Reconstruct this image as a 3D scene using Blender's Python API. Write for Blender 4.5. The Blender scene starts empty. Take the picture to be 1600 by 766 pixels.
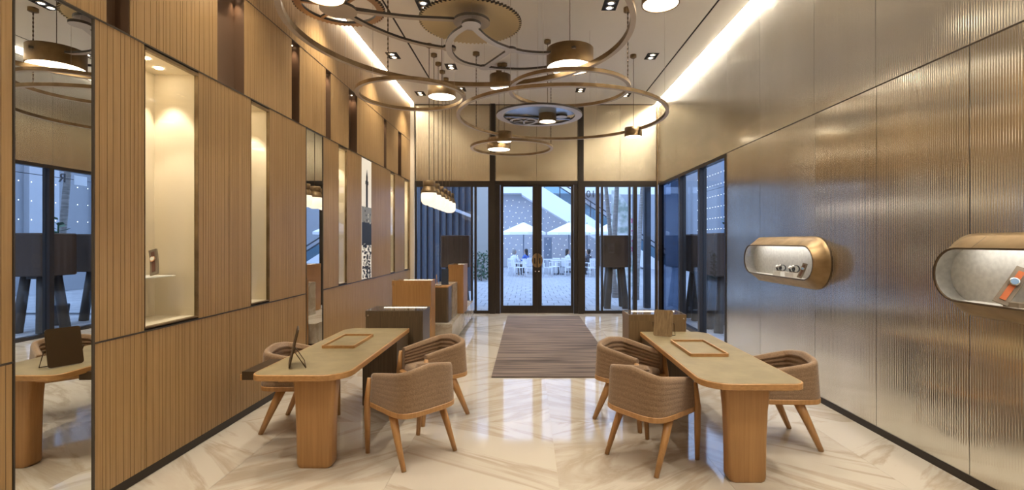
import bpy, math, random
from mathutils import Vector
random.seed(7)
rnd = random.Random(11)
PI = math.pi
SC = bpy.context.scene
COL = SC.collection

# ------------------------------------------------------------------ camera
F, CX, CY, EYE = 768.0, 824.0, 378.0, 1.7          # focal length (px), vanishing point (px), eye height (m)
cam_d = bpy.data.cameras.new('camera')
cam_d.sensor_width = 36.0
cam_d.lens = F * 36.0 / 1600.0
cam_d.shift_x = -(CX - 800.0) / 1600.0
cam_d.shift_y = (CY - 383.0) / 1600.0
cam_d.clip_start, cam_d.clip_end = 0.05, 300
cam = bpy.data.objects.new('camera', cam_d)
cam.location = (0, 0, EYE)
cam.rotation_euler = (PI / 2, 0, 0)
COL.objects.link(cam)
SC.camera = cam

# ------------------------------------------------------------------ world, exposure
SC.view_settings.view_transform = 'Standard'
SC.view_settings.look = 'None'
SC.view_settings.exposure = 1.0
SC.view_settings.gamma = 1.0
SC.view_settings.use_curve_mapping = False
w = bpy.data.worlds.new('sky')
SC.world = w
w.use_nodes = True
bg = w.node_tree.nodes['Background']
bg.inputs[0].default_value = (0.47, 0.65, 1.0, 1)
bg.inputs[1].default_value = 1.75

SPOT_W = 62.0
COVE_E = 30.0
DRUM_E = 3.5
WARM = (1.0, 0.91, 0.77)

XL, XR, YF, YN, ZC = -2.74, 3.10, 11.65, -2.6, 4.96   # left / right wall, far / near wall, ceiling
Z1, Z2, Z3 = 1.055, 3.12, 4.06                        # seams of the left wall
ZR = 3.08                                             # seam of right and far wall


def fl(px, py, z=0.0):
    """photo pixel of a point at height z -> (X, Y)"""
    Y = F * (EYE - z) / (py - CY)
    return ((px - CX) * Y / F, Y)


def yl(px):            # pixel column on the left wall -> Y
    return -XL * F / (CX - px)


def yr(px):            # pixel column on the right wall -> Y
    return XR * F / (px - CX)


# ------------------------------------------------------------------ materials
MATS = {}


def mat(name, color=(0.5, 0.5, 0.5), rough=0.5, metal=0.0, emit=None, estr=0.0, spec=0.5, coat=0.0, sheen=0.0):
    if name in MATS:
        return MATS[name]
    m = bpy.data.materials.new(name)
    m.use_nodes = True
    b = m.node_tree.nodes['Principled BSDF']
    b.inputs['Base Color'].default_value = (*color, 1)
    b.inputs['Roughness'].default_value = rough
    b.inputs['Metallic'].default_value = metal
    b.inputs['Specular IOR Level'].default_value = spec
    b.inputs['Coat Weight'].default_value = coat
    b.inputs['Sheen Weight'].default_value = sheen
    if emit:
        b.inputs['Emission Color'].default_value = (*emit, 1)
        b.inputs['Emission Strength'].default_value = estr
    MATS[name] = m
    return m


def nodes(m):
    nt = m.node_tree
    return nt, nt.nodes, nt.links, nt.nodes['Principled BSDF']


def noise_color(name, c1, c2, scale=(1, 1, 1), nscale=5.0, detail=4.0, rough=0.5, metal=0.0, bump=0.0,
                world=False, lo=0.35, hi=0.65, spec=0.5, dist=0.0, rot=(0, 0, 0), rvar=0.0, sheen=0.0, rand=True):
    m = mat(name, c1, rough, metal, spec=spec, sheen=sheen)
    nt, N, L, b = nodes(m)
    mp = N.new('ShaderNodeMapping')
    mp.inputs['Scale'].default_value = scale
    mp.inputs['Rotation'].default_value = rot
    if world:
        g = N.new('ShaderNodeNewGeometry')
        L.new(g.outputs['Position'], mp.inputs['Vector'])
    else:
        tc = N.new('ShaderNodeTexCoord')
        L.new(tc.outputs['Object'], mp.inputs['Vector'])
        if rand:
            oi = N.new('ShaderNodeObjectInfo')
            mu = N.new('ShaderNodeMath'); mu.operation = 'MULTIPLY'; mu.inputs[1].default_value = 37.0
            L.new(oi.outputs['Random'], mu.inputs[0])
            L.new(mu.outputs[0], mp.inputs['Location'])
    no = N.new('ShaderNodeTexNoise')
    no.inputs['Scale'].default_value = nscale
    no.inputs['Detail'].default_value = detail
    no.inputs['Distortion'].default_value = dist
    L.new(mp.outputs[0], no.inputs['Vector'])
    cr = N.new('ShaderNodeValToRGB')
    cr.color_ramp.elements[0].position = lo
    cr.color_ramp.elements[1].position = hi
    cr.color_ramp.elements[0].color = (*c1, 1)
    cr.color_ramp.elements[1].color = (*c2, 1)
    L.new(no.outputs['Fac'], cr.inputs[0])
    L.new(cr.outputs[0], b.inputs['Base Color'])
    if bump:
        bp = N.new('ShaderNodeBump')
        bp.inputs['Strength'].default_value = bump
        bp.inputs['Distance'].default_value = 0.01
        L.new(no.outputs['Fac'], bp.inputs['Height'])
        L.new(bp.outputs[0], b.inputs['Normal'])
    return m


def glass_mat(name, tint=(0.9, 0.95, 1.0), refl=0.07):
    m = bpy.data.materials.new(name)
    m.use_nodes = True
    nt = m.node_tree
    N, L = nt.nodes, nt.links
    N.remove(N['Principled BSDF'])
    t = N.new('ShaderNodeBsdfTransparent'); t.inputs[0].default_value = (*tint, 1)
    g = N.new('ShaderNodeBsdfGlossy'); g.inputs['Roughness'].default_value = 0.01
    ge = N.new('ShaderNodeNewGeometry')
    dt = N.new('ShaderNodeVectorMath'); dt.operation = 'DOT_PRODUCT'
    L.new(ge.outputs['Incoming'], dt.inputs[0]); L.new(ge.outputs['Normal'], dt.inputs[1])
    ab = N.new('ShaderNodeMath'); ab.operation = 'ABSOLUTE'; L.new(dt.outputs['Value'], ab.inputs[0])
    on = N.new('ShaderNodeMath'); on.operation = 'SUBTRACT'; on.inputs[0].default_value = 1.0; L.new(ab.outputs[0], on.inputs[1])
    pw = N.new('ShaderNodeMath'); pw.operation = 'POWER'; pw.inputs[1].default_value = 5.0; L.new(on.outputs[0], pw.inputs[0])
    ad = N.new('ShaderNodeMath'); ad.operation = 'MULTIPLY_ADD'; ad.inputs[1].default_value = 0.5; ad.inputs[2].default_value = refl; ad.use_clamp = True
    L.new(pw.outputs[0], ad.inputs[0])
    mx = N.new('ShaderNodeMixShader')
    L.new(ad.outputs[0], mx.inputs[0]); L.new(t.outputs[0], mx.inputs[1]); L.new(g.outputs[0], mx.inputs[2])
    L.new(mx.outputs[0], N['Material Output'].inputs['Surface'])
    MATS[name] = m
    return m


def marble(name, ang):
    m = mat(name, (0.7, 0.6, 0.5), 0.07, spec=0.6)
    nt, N, L, b = nodes(m)
    g = N.new('ShaderNodeNewGeometry')
    mp = N.new('ShaderNodeMapping')
    mp.inputs['Rotation'].default_value = (0, 0, ang)
    L.new(g.outputs['Position'], mp.inputs['Vector'])
    st = N.new('ShaderNodeMapping'); st.inputs['Scale'].default_value = (0.24, 1.25, 1)
    L.new(mp.outputs[0], st.inputs['Vector'])
    n1 = N.new('ShaderNodeTexNoise'); n1.inputs['Scale'].default_value = 1.3; n1.inputs['Detail'].default_value = 7
    n1.inputs['Distortion'].default_value = 0.9; n1.inputs['Roughness'].default_value = 0.6
    L.new(st.outputs[0], n1.inputs['Vector'])
    cr = N.new('ShaderNodeValToRGB')
    e = cr.color_ramp.elements
    e[0].position, e[0].color = 0.30, (0.43, 0.375, 0.31, 1)
    e[1].position, e[1].color = 0.72, (0.50, 0.45, 0.38, 1)
    k = e.new(0.44); k.color = (0.49, 0.44, 0.37, 1)
    k = e.new(0.50); k.color = (0.385, 0.325, 0.255, 1)
    k = e.new(0.54); k.color = (0.50, 0.452, 0.384, 1)
    L.new(n1.outputs['Fac'], cr.inputs[0])
    L.new(cr.outputs[0], b.inputs['Base Color'])
    return m


M_WOOD = noise_color('oak_veneer', (0.325, 0.195, 0.080), (0.42, 0.268, 0.120), (1, 30, 0.8), 2.2, 5, 0.42, world=True, lo=0.3, hi=0.7)
M_INLAY = mat('dark_inlay', (0.15, 0.092, 0.045), 0.5)
M_OAKF = noise_color('oak_furniture', (0.335, 0.17, 0.058), (0.415, 0.222, 0.082), (22, 22, 0.7), 2.5, 5, 0.38, lo=0.3, hi=0.7)
M_OAKT = noise_color('oak_edge', (0.36, 0.185, 0.065), (0.48, 0.265, 0.10), (10, 1.0, 30), 3, 4, 0.38, lo=0.3, hi=0.7)
M_LEATHER = noise_color('desk_leather', (0.20, 0.156, 0.080), (0.25, 0.196, 0.102), (1, 1, 1), 7, 6, 0.55, bump=0.05)
M_WALNUT = noise_color('smoked_oak', (0.075, 0.052, 0.032), (0.13, 0.092, 0.055), (40, 40, 0.8), 2.5, 5, 0.35, lo=0.3, hi=0.7)
M_OLIVE = noise_color('olive_oak', (0.15, 0.10, 0.05), (0.23, 0.155, 0.08), (40, 40, 0.8), 2.5, 5, 0.35, lo=0.3, hi=0.7)
M_OLIVEL = noise_color('olive_oak_board', (0.20, 0.135, 0.07), (0.33, 0.23, 0.125), (30, 30, 1.5), 2.0, 5, 0.45, lo=0.3, hi=0.7, rot=(0.6, 0, 0))
M_FABRIC = noise_color('brown_wool', (0.185, 0.112, 0.060), (0.27, 0.17, 0.096), (1, 1, 1), 95, 4, 0.9, bump=0.25, lo=0.3, hi=0.7, sheen=0.25)
M_CHAIRW = noise_color('chair_oak', (0.36, 0.18, 0.06), (0.47, 0.255, 0.10), (18, 18, 1.2), 2.5, 4, 0.4, lo=0.3, hi=0.7)
M_BRASS = noise_color('ribbed_brass', (0.74, 0.72, 0.655), (0.79, 0.77, 0.71), (1, 3, 0.4), 1.2, 3, 0.20, metal=0.94)
M_BRASS2 = noise_color('gold_mesh', (0.58, 0.51, 0.385), (0.64, 0.565, 0.43), (1, 1, 0.5), 1.2, 3, 0.22, metal=1.0)
M_BRONZE = noise_color('brushed_bronze', (0.20, 0.13, 0.062), (0.30, 0.205, 0.105), (3, 3, 3), 2, 5, 0.42, metal=0.8)
M_BRONZED = mat('bronze_edge', (0.09, 0.06, 0.035), 0.4, 0.7)
M_RING = noise_color('ring_brass', (0.19, 0.128, 0.065), (0.29, 0.205, 0.115), (2, 2, 2), 3, 5, 0.42, metal=0.75)
M_GOLD = mat('gear_gold', (0.62, 0.49, 0.28), 0.5, 0.2)
M_COPPER = mat('gear_copper', (0.50, 0.31, 0.17), 0.42, 0.5)
M_TAUPE = mat('bridge_taupe', (0.48, 0.41, 0.345), 0.5, 0.1)
M_LILAC = mat('bridge_grey', (0.60, 0.57, 0.55), 0.4, 0.15)
M_DAYBLUE = mat('plate_daylight_blue', (0.42, 0.50, 0.62), 0.25, 0.5)  # grey metal, blue of reflected daylight put into its base colour
M_DARKE = mat('plate_edge', (0.05, 0.042, 0.035), 0.5)
M_CEIL = mat('ceiling_paint', (0.86, 0.83, 0.78), 0.8)
M_COVEW = mat('cove_white', (0.85, 0.82, 0.75), 0.7)
M_BLACK = mat('slot_black', (0.012, 0.011, 0.010), 0.6)
M_FRAME = mat('frame_brown', (0.032, 0.024, 0.018), 0.35, 0.3)
M_SEAM = mat('seam_metal', (0.085, 0.07, 0.055), 0.4, 0.5)
M_BACK = mat('wall_backing', (0.05, 0.035, 0.022), 0.8)
M_CREAM = mat('niche_cream', (0.78, 0.68, 0.52), 0.75)
M_CREAMW = mat('plaster_cream', (0.70, 0.62, 0.50), 0.8)
M_SLOTB = mat('slot_bronze', (0.15, 0.092, 0.058), 0.42, 0.3)
M_MIRROR = mat('mirror', (0.86, 0.88, 0.87), 0.005, 1.0)
M_GLASS = glass_mat('clear_glass', (0.93, 0.96, 1.0), 0.04)
M_GLASSN = glass_mat('vitrine_glass', (0.97, 0.98, 0.97), 0.01)
M_GLASST = glass_mat('blue_tint_glass', (0.36, 0.43, 0.54), 0.05)
M_RUG = noise_color('rug_wool', (0.045, 0.033, 0.029), (0.185, 0.138, 0.115), (0.6, 12, 1), 1.6, 6, 0.95, lo=0.33, hi=0.66, dist=0.4)
M_CHROME = mat('chrome', (0.75, 0.74, 0.72), 0.15, 1.0)
M_WHITE = mat('white_block', (0.80, 0.78, 0.74), 0.5)
M_SILVER = noise_color('silver_linen', (0.50, 0.48, 0.44), (0.60, 0.58, 0.53), (1, 1, 1), 30, 4, 0.45, metal=0.2)
M_STRAP_O = mat('orange_leather', (0.55, 0.13, 0.03), 0.5)
M_STRAP_B = mat('brown_leather', (0.14, 0.06, 0.035), 0.45)
M_ROSE = mat('rose_gold', (0.75, 0.45, 0.28), 0.2, 1.0)
M_DIAL = mat('watch_dial', (0.25, 0.40, 0.60), 0.3)
M_STAND = mat('stand_taupe', (0.22, 0.17, 0.12), 0.6)
M_BLUEPL = mat('navy_plate', (0.03, 0.05, 0.09), 0.3)
M_LAMP_E = mat('lamp_diffuser', (0.9, 0.88, 0.8), 0.5, emit=(1.0, 0.86, 0.64), estr=DRUM_E)
M_OPAL = mat('opal_glass', (0.9, 0.86, 0.78), 0.25, emit=(1.0, 0.86, 0.66), estr=0.5)
M_SPOT_E = mat('spot_bulb', (0.9, 0.9, 0.9), 0.3, emit=(1.0, 0.85, 0.62), estr=25.0)
M_DL_E = mat('downlight_bulb', (0.9, 0.9, 0.9), 0.3, emit=(1.0, 0.88, 0.68), estr=4.0)
M_SLOT_E = mat('slot_bulb', (0.9, 0.9, 0.9), 0.3, emit=(1.0, 0.80, 0.55), estr=3.0)
M_COVE_E = mat('cove_led', (0.9, 0.9, 0.85), 0.5, emit=(1.0, 0.92, 0.79), estr=COVE_E)
M_COVE_L = mat('cove_led_left', (0.9, 0.9, 0.85), 0.5, emit=(1.0, 0.92, 0.79), estr=COVE_E * 0.38)
M_LED = mat('case_led', (0.9, 0.9, 0.9), 0.5, emit=(1.0, 0.86, 0.70), estr=1.0)
M_LEDW = mat('vitrine_led', (0.9, 0.9, 0.9), 0.5, emit=(0.98, 0.95, 0.92), estr=14.0)
M_MARB = [marble('marble_a', 0.62), marble('marble_b', -0.62)]
M_MARBP = marble('marble_plinth', 1.2)
M_GROUT = mat('grout', (0.42, 0.35, 0.26), 0.8)
# outdoors
M_PAVE = noise_color('paver_stone', (0.37, 0.375, 0.39), (0.45, 0.455, 0.47), (1, 1, 1), 3, 4, 0.7)
M_PAVEJ = mat('paver_joint', (0.16, 0.165, 0.18), 0.9)
M_OWALL = mat('outdoor_wall', (0.42, 0.43, 0.46), 0.8)
M_FACADE = mat('side_render', (0.25, 0.26, 0.28), 0.8)
M_OWHITE = mat('outdoor_white', (0.85, 0.86, 0.88), 0.6)
M_CANVAS = mat('canvas_white', (0.92, 0.92, 0.93), 0.8)
M_ODARK = mat('outdoor_dark', (0.05, 0.055, 0.065), 0.6)
M_OGLASS = glass_mat('balustrade_glass', (0.55, 0.72, 0.80), 0.05)
M_SHADE = noise_color('lamp_fabric', (0.075, 0.046, 0.030), (0.095, 0.06, 0.04), (1, 1, 1), 120, 3, 0.85, bump=0.1)
M_LAMPLEG = mat('lamp_leg', (0.085, 0.07, 0.058), 0.6)
M_BARK = noise_color('palm_bark', (0.22, 0.20, 0.18), (0.36, 0.33, 0.30), (1, 1, 9), 4, 4, 0.9, bump=0.3)
M_LEAF = mat('leaf_green', (0.06, 0.15, 0.06), 0.5)
M_PINK = mat('petal_pink', (0.55, 0.05, 0.18), 0.6)
M_BULB = mat('string_bulb', (0.9, 0.9, 0.9), 0.4, emit=(1.0, 0.93, 0.8), estr=2.2)
M_BLUEW = mat('slate_blue', (0.17, 0.215, 0.28), 0.5)
M_SKIN = mat('skin', (0.45, 0.28, 0.20), 0.6)
M_HAIR = mat('black_hair', (0.012, 0.010, 0.010), 0.5)
M_HAIRG = mat('grey_hair', (0.25, 0.24, 0.23), 0.6)
M_PLEAF = mat('hedge_green', (0.05, 0.11, 0.06), 0.7)


for m_, lo_, hi_ in ((M_BRASS, 0.12, 0.22),):
    nt, N, L, b = nodes(m_)
    oi = N.new('ShaderNodeObjectInfo'); mr = N.new('ShaderNodeMapRange')
    mr.inputs['To Min'].default_value = lo_; mr.inputs['To Max'].default_value = hi_
    L.new(oi.outputs['Random'], mr.inputs['Value']); L.new(mr.outputs[0], b.inputs['Roughness'])


# ------------------------------------------------------------------ mesh builder
class MB:
    def __init__(self):
        self.v, self.f, self.mi, self.sm = [], [], [], []

    def add(self, vs, fs, mi=0, smooth=False):
        o = len(self.v)
        self.v += [tuple(p) for p in vs]
        for f in fs:
            self.f.append([i + o for i in f]); self.mi.append(mi); self.sm.append(smooth)
        return self

    def box(self, x0, x1, y0, y1, z0, z1, mi=0, bev=0.0):
        if bev <= 0:
            vs = [(x, y, z) for z in (z0, z1) for y in (y0, y1) for x in (x0, x1)]
            return self.add(vs, [(0, 2, 3, 1), (4, 5, 7, 6), (0, 1, 5, 4), (2, 6, 7, 3), (0, 4, 6, 2), (1, 3, 7, 5)], mi)
        return self.prism(rrect(x0, x1, y0, y1, bev, 2), z0, z1, mi, bev=bev * 0.5)

    def prism(self, poly, z0, z1, mi=0, bev=0.0, cap_mi=None, bot_mi=None, smooth=False):
        """extrude a CCW xy polygon along z, optionally with a small chamfer at top and bottom"""
        n = len(poly)
        cap_mi = mi if cap_mi is None else cap_mi
        bot_mi = mi if bot_mi is None else bot_mi
        if bev > 0:
            cx = sum(p[0] for p in poly) / n; cy = sum(p[1] for p in poly) / n
            inner = offset_poly(poly, -bev)
            rings = [(inner, z0), (poly, z0 + bev), (poly, z1 - bev), (inner, z1)]
        else:
            rings = [(poly, z0), (poly, z1)]
        vs = []
        for pl, z in rings:
            vs += [(p[0], p[1], z) for p in pl]
        o = len(self.v)
        self.v += vs
        for r in range(len(rings) - 1):
            for i in range(n):
                j = (i + 1) % n
                self.f.append([o + r * n + i, o + r * n + j, o + (r + 1) * n + j, o + (r + 1) * n + i])
                self.mi.append(mi); self.sm.append(smooth)
        self.f.append([o + i for i in range(n)][::-1]); self.mi.append(bot_mi); self.sm.append(False)
        t = (len(rings) - 1) * n
        self.f.append([o + t + i for i in range(n)]); self.mi.append(cap_mi); self.sm.append(False)
        return self

    def tube(self, pts, rad, n=8, mi=0, caps=True, smooth=True, sq=1.0, up=None):
        pts = [Vector(p) for p in pts]
        if not isinstance(rad, (list, tuple)):
            rad = [rad] * len(pts)
        o = len(self.v)
        prev = None
        for i, p in enumerate(pts):
            a = pts[max(i - 1, 0)]; b = pts[min(i + 1, len(pts) - 1)]
            d = (b - a).normalized()
            ref = prev if prev is not None else Vector(up if up else ((0, 0, 1) if abs(d.z) < 0.9 else (1, 0, 0)))
            u = (ref - d * ref.dot(d))
            if u.length < 1e-5:
                u = Vector((0, 1, 0)) - d * d.y
            u.normalize(); v = d.cross(u); prev = u
            for k in range(n):
                t = 2 * PI * (k + 0.5) / n
                self.v.append(tuple(p + u * (math.cos(t) * rad[i]) + v * (math.sin(t) * rad[i] * sq)))
        m = len(pts)
        for i in range(m - 1):
            for k in range(n):
                j = (k + 1) % n
                self.f.append([o + i * n + k, o + i * n + j, o + (i + 1) * n + j, o + (i + 1) * n + k])
                self.mi.append(mi); self.sm.append(smooth and n > 5)
        if caps:
            self.f.append([o + k for k in range(n)][::-1]); self.mi.append(mi); self.sm.append(False)
            self.f.append([o + (m - 1) * n + k for k in range(n)]); self.mi.append(mi); self.sm.append(False)
        return self

    def lathe(self, prof, n=24, mi=0, c=(0, 0, 0), smooth=True, capb=True, capt=True):
        o = len(self.v)
        for r, z in prof:
            for k in range(n):
                t = 2 * PI * k / n
                self.v.append((c[0] + r * math.cos(t), c[1] + r * math.sin(t), c[2] + z))
        m = len(prof)
        for i in range(m - 1):
            for k in range(n):
                j = (k + 1) % n
                self.f.append([o + i * n + k, o + i * n + j, o + (i + 1) * n + j, o + (i + 1) * n + k])
                self.mi.append(mi); self.sm.append(smooth)
        if capb:
            self.f.append([o + k for k in range(n)][::-1]); self.mi.append(mi); self.sm.append(False)
        if capt:
            self.f.append([o + (m - 1) * n + k for k in range(n)]); self.mi.append(mi); self.sm.append(False)
        return self

    def ring(self, R, wd, z0, z1, n=96, mi=0, c=(0, 0), a0=0.0, a1=2 * PI, bot_mi=None):
        """flat annulus with rectangular section"""
        bot_mi = mi if bot_mi is None else bot_mi
        full = abs(a1 - a0 - 2 * PI) < 1e-6
        o = len(self.v)
        cnt = n if full else n + 1
        for k in range(cnt):
            t = a0 + (a1 - a0) * k / n
            for r, z in ((R - wd / 2, z0), (R + wd / 2, z0), (R + wd / 2, z1), (R - wd / 2, z1)):
                self.v.append((c[0] + r * math.cos(t), c[1] + r * math.sin(t), z))
        for k in range(n):
            j = (k + 1) % cnt
            for s in range(4):
                s2 = (s + 1) % 4
                self.f.append([o + k * 4 + s, o + j * 4 + s, o + j * 4 + s2, o + k * 4 + s2][::-1])
                self.mi.append(bot_mi if s == 0 else mi); self.sm.append(False)
        return self

    def ribbon(self, pts, wd, z0, z1, mi=0, side_mi=None):
        """flat bar following an xy path"""
        if not isinstance(wd, (list, tuple)):
            wd = [wd] * len(pts)
        side_mi = mi if side_mi is None else side_mi
        P = [Vector((p[0], p[1])) for p in pts]
        L_, R_ = [], []
        for i, p in enumerate(P):
            d = (P[min(i + 1, len(P) - 1)] - P[max(i - 1, 0)]).normalized()
            nrm = Vector((-d.y, d.x)) * (wd[i] / 2)
            L_.append(p + nrm); R_.append(p - nrm)
        o = len(self.v)
        for i in range(len(P)):
            for q, z in ((L_[i], z0), (R_[i], z0), (R_[i], z1), (L_[i], z1)):
                self.v.append((q.x, q.y, z))
        for i in range(len(P) - 1):
            for s in range(4):
                s2 = (s + 1) % 4
                self.f.append([o + i * 4 + s, o + i * 4 + s2, o + (i + 1) * 4 + s2, o + (i + 1) * 4 + s][::-1])
                self.mi.append(mi if s == 0 else side_mi); self.sm.append(False)
        self.f.append([o, o + 1, o + 2, o + 3]); self.mi.append(side_mi); self.sm.append(False)
        e = o + (len(P) - 1) * 4
        self.f.append([e + 3, e + 2, e + 1, e]); self.mi.append(side_mi); self.sm.append(False)
        return self

    def mesh(self, name, mats):
        me = bpy.data.meshes.new(name)
        me.from_pydata(self.v, [], self.f)
        for m in (mats if isinstance(mats, (list, tuple)) else [mats]):
            me.materials.append(m)
        me.polygons.foreach_set('material_index', self.mi)
        me.polygons.foreach_set('use_smooth', self.sm)
        me.update()
        return me

    def build(self, name, mats, parent=None, loc=None):
        return link(name, self.mesh(name, mats), parent, loc)


def link(name, data, parent=None, loc=None):
    o = bpy.data.objects.new(name, data)
    COL.objects.link(o)
    if parent is not None:
        o.parent = parent
    if loc is not None:
        o.location = loc
    return o


def text_mesh(name, cu, parent, loc):
    tmp = bpy.data.objects.new('tmp', cu)
    COL.objects.link(tmp)
    me = bpy.data.meshes.new_from_object(tmp.evaluated_get(bpy.context.evaluated_depsgraph_get()))
    bpy.data.objects.remove(tmp)
    bpy.data.curves.remove(cu)
    if not me.materials:
        me.materials.append(M_ODARK)
    return link(name, me, parent, loc)


def offset_poly(poly, d):
    n = len(poly); out = []
    for i in range(n):
        a = Vector(poly[i - 1]); b = Vector(poly[i]); c = Vector(poly[(i + 1) % n])
        e1 = (b - a); e2 = (c - b)
        if e1.length < 1e-9 or e2.length < 1e-9:
            out.append((b.x, b.y)); continue
        e1.normalize(); e2.normalize()
        n1 = Vector((e1.y, -e1.x)); n2 = Vector((e2.y, -e2.x))
        m = n1 + n2
        if m.length < 1e-6:
            m = n1
        m.normalize()
        k = d / max(0.35, m.dot(n1))
        out.append((b.x + m.x * k, b.y + m.y * k))
    return out


def rrect(x0, x1, y0, y1, r, n=5):
    if not isinstance(r, (list, tuple)):
        r = [r] * 4
    out = []
    for (cx, cy, a, rr) in ((x1 - r[0], y0 + r[0], -PI / 2, r[0]), (x1 - r[1], y1 - r[1], 0, r[1]),
                            (x0 + r[2], y1 - r[2], PI / 2, r[2]), (x0 + r[3], y0 + r[3], PI, r[3])):
        for k in range(n + 1):
            t = a + PI / 2 * k / n
            out.append((cx + rr * math.cos(t), cy + rr * math.sin(t)))
    return out


def circle(cx, cy, r, n=32):
    return [(cx + r * math.cos(2 * PI * k / n), cy + r * math.sin(2 * PI * k / n)) for k in range(n)]


def tag(o, label, cat, group=None, kind=None):
    if label: o['label'] = label
    if cat: o['category'] = cat
    if group: o['group'] = group
    if kind: o['kind'] = kind
    return o


def thing(name, label, cat, loc=(0, 0, 0), rz=0.0, group=None, kind=None):
    o = bpy.data.objects.new(name, None)
    o.empty_display_size = 0.1
    COL.objects.link(o)
    o.location = loc
    o.rotation_euler = (0, 0, rz)
    return tag(o, label, cat, group, kind)


def struct(o):
    o['kind'] = 'structure'
    return o


def copy_tree(o, parent=None):
    c = o.copy(); COL.objects.link(c)
    c.parent = parent
    for ch in list(o.children):
        copy_tree(ch, c)
    return c


def spot(name, loc, power, size=1.2, blend=0.5, color=WARM, rad=0.04, rot=(0, 0, 0), parent=None):
    d = bpy.data.lights.new(name, 'SPOT')
    d.energy, d.spot_size, d.spot_blend, d.color, d.shadow_soft_size = power, size, blend, color, rad
    o = link(name, d, parent, loc)
    o.rotation_euler = rot
    return o


# ================================================================== FLOOR
fb = MB().box(XL - 0.6, XR + 0.02, YN, YF + 0.05, -0.08, -0.004)
floor = struct(fb.build('floor', M_GROUT))
floor['label'] = 'polished cream marble slab floor with diagonal veining'
TW, TL = 1.205, 2.41
tile_mesh = {}
ci = 0
x = -2.19 - TW
while x < XR:
    xa, xb = max(x, XL - 0.05), min(x + TW, XR + 0.01)
    k = 0
    y = YN
    while y < YF:
        yb = min(y + TL, YF + 0.02)
        key = (round(xb - xa, 3), round(yb - y, 3), (ci + k) % 2)
        if key not in tile_mesh:
            t = MB().box(0.0008, xb - xa - 0.0008, 0.0008, yb - y - 0.0008, -0.01, 0.0)
            tile_mesh[key] = t.mesh('floor_slab', M_MARB[(ci + k) % 2])
        link('floor_slab', tile_mesh[key], floor, (xa, y, 0))
        y += TL; k += 1
    x += TW; ci += 1

# ================================================================== CEILING
cb = MB()
zt = ZC + 0.10
CLX, CRX = XL + 0.075, XR - 0.085          # edges of the ceiling board beside the coves
S1, S2 = -1.955, 2.582                     # two dark slots
SE = 11.0
cb.box(CLX, S1 - 0.015, YN, YF, ZC, zt)
cb.box(S1 + 0.015, S2 - 0.015, YN, YF, ZC, zt)
cb.box(S2 + 0.015, CRX, YN, YF, ZC, zt)
cb.box(S1 - 0.015, S1 + 0.015, SE, YF, ZC, zt)
cb.box(S2 - 0.015, S2 + 0.015, SE, YF, ZC, zt)
cb.box(XL - 0.6, XR + 0.3, YN, YF + 0.3, 5.30, 5.36)
cb.box(S1 - 0.0145, S1 + 0.0145, YN, SE, ZC + 0.004, zt + 0.02, mi=1)
cb.box(S2 - 0.0145, S2 + 0.0145, YN, SE, ZC + 0.004, zt + 0.02, mi=1)
ceiling = struct(cb.build('ceiling', [M_CEIL, M_BLACK]))
ceiling['label'] = 'warm white plaster ceiling with two thin black slots'
for nm, xa, xb in (('cove_light_strip', XL, CLX), ('cove_light_strip', CRX, XR)):
    o = MB().box(xa + 0.004, xb - 0.004, YN + 0.1, YF - 0.02, ZC + 0.055, ZC + 0.065).build(nm, M_COVE_L if xa < 0 else M_COVE_E)
    side = 'left oak wall' if xa < 0 else 'right brass wall'
    tag(o, f'glowing white cove light strip along the top of the {side}', 'cove light', 'ceiling cove lights')

# ================================================================== LEFT WALL
wl = MB().box(XL - 0.66, XL - 0.62, YN, YF + 0.3, -0.08, 5.36).build('wall_left', M_BACK)
struct(wl)['label'] = 'oak panelled wall with thin vertical dark inlay lines'


def wood_panel(y0, y1, z0, z1, dense=1.0):
    """oak board with real grooves; grows from the wall face to +x"""
    g = 0.0035
    y0, y1, z0, z1 = y0 + g, y1 - g, z0 + g, z1 - g
    prof = [(y0, 0.0, 0)]
    y = y0
    gw, gd = 0.0042, 0.0016
    while True:
        y += rnd.choice((0.018, 0.030, 0.030, 0.042, 0.055)) / dense
        if y > y1 - 0.015:
            break
        prof += [(y, 0.0, 0), (y, -gd, 1), (y + gw, -gd, 1), (y + gw, 0.0, 0)]
        y += gw
    prof.append((y1, 0.0, 0))
    m = MB()
    vs = []
    for (yy, xo, _) in prof:
        vs += [(XL + xo, yy, z0), (XL + xo, yy, z1)]
    n = len(prof)
    m.v = vs
    for i in range(n - 1):
        m.f.append([2 * i, 2 * i + 1, 2 * i + 3, 2 * i + 2][::-1])
        m.mi.append(1 if (prof[i][2] and prof[i + 1][2]) else 0); m.sm.append(False)
    m.box(XL - 0.025, XL - gd - 0.001, y0, y1, z0, z1)
    return m.build('oak_panel', [M_WOOD, M_INLAY], wl)


niches = [(yl(226), yl(310)), (yl(392), yl(421)), (yl(529), yl(542)), (yl(610), yl(617)), (yl(632), yl(639))]
mirrors = [(yl(20), yl(147.5)), (yl(478), yl(505))]
poster = (yl(565), yl(580))
slots = [(yl(167), yl(203)), (yl(340), yl(382)), (yl(456), yl(468)), (yl(509), yl(517)), (yl(545), yl(558)),
         (yl(600), yl(604)), (yl(622), yl(627))]
WEND = 11.60
# middle register
cuts = sorted(niches + mirrors + [poster])
edges = []
y = YN
for a, b in cuts:
    edges.append((y, a)); y = b
edges.append((y, WEND))
extra = [yl(454), yl(359), 0.6, 1.6, -0.6, -1.6]
for a, b in edges:
    pts = [a] + sorted(e for e in extra if a + 0.05 < e < b - 0.05) + [b]
    for p, q in zip(pts, pts[1:]):
        wood_panel(p, q, Z1, Z2)
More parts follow.
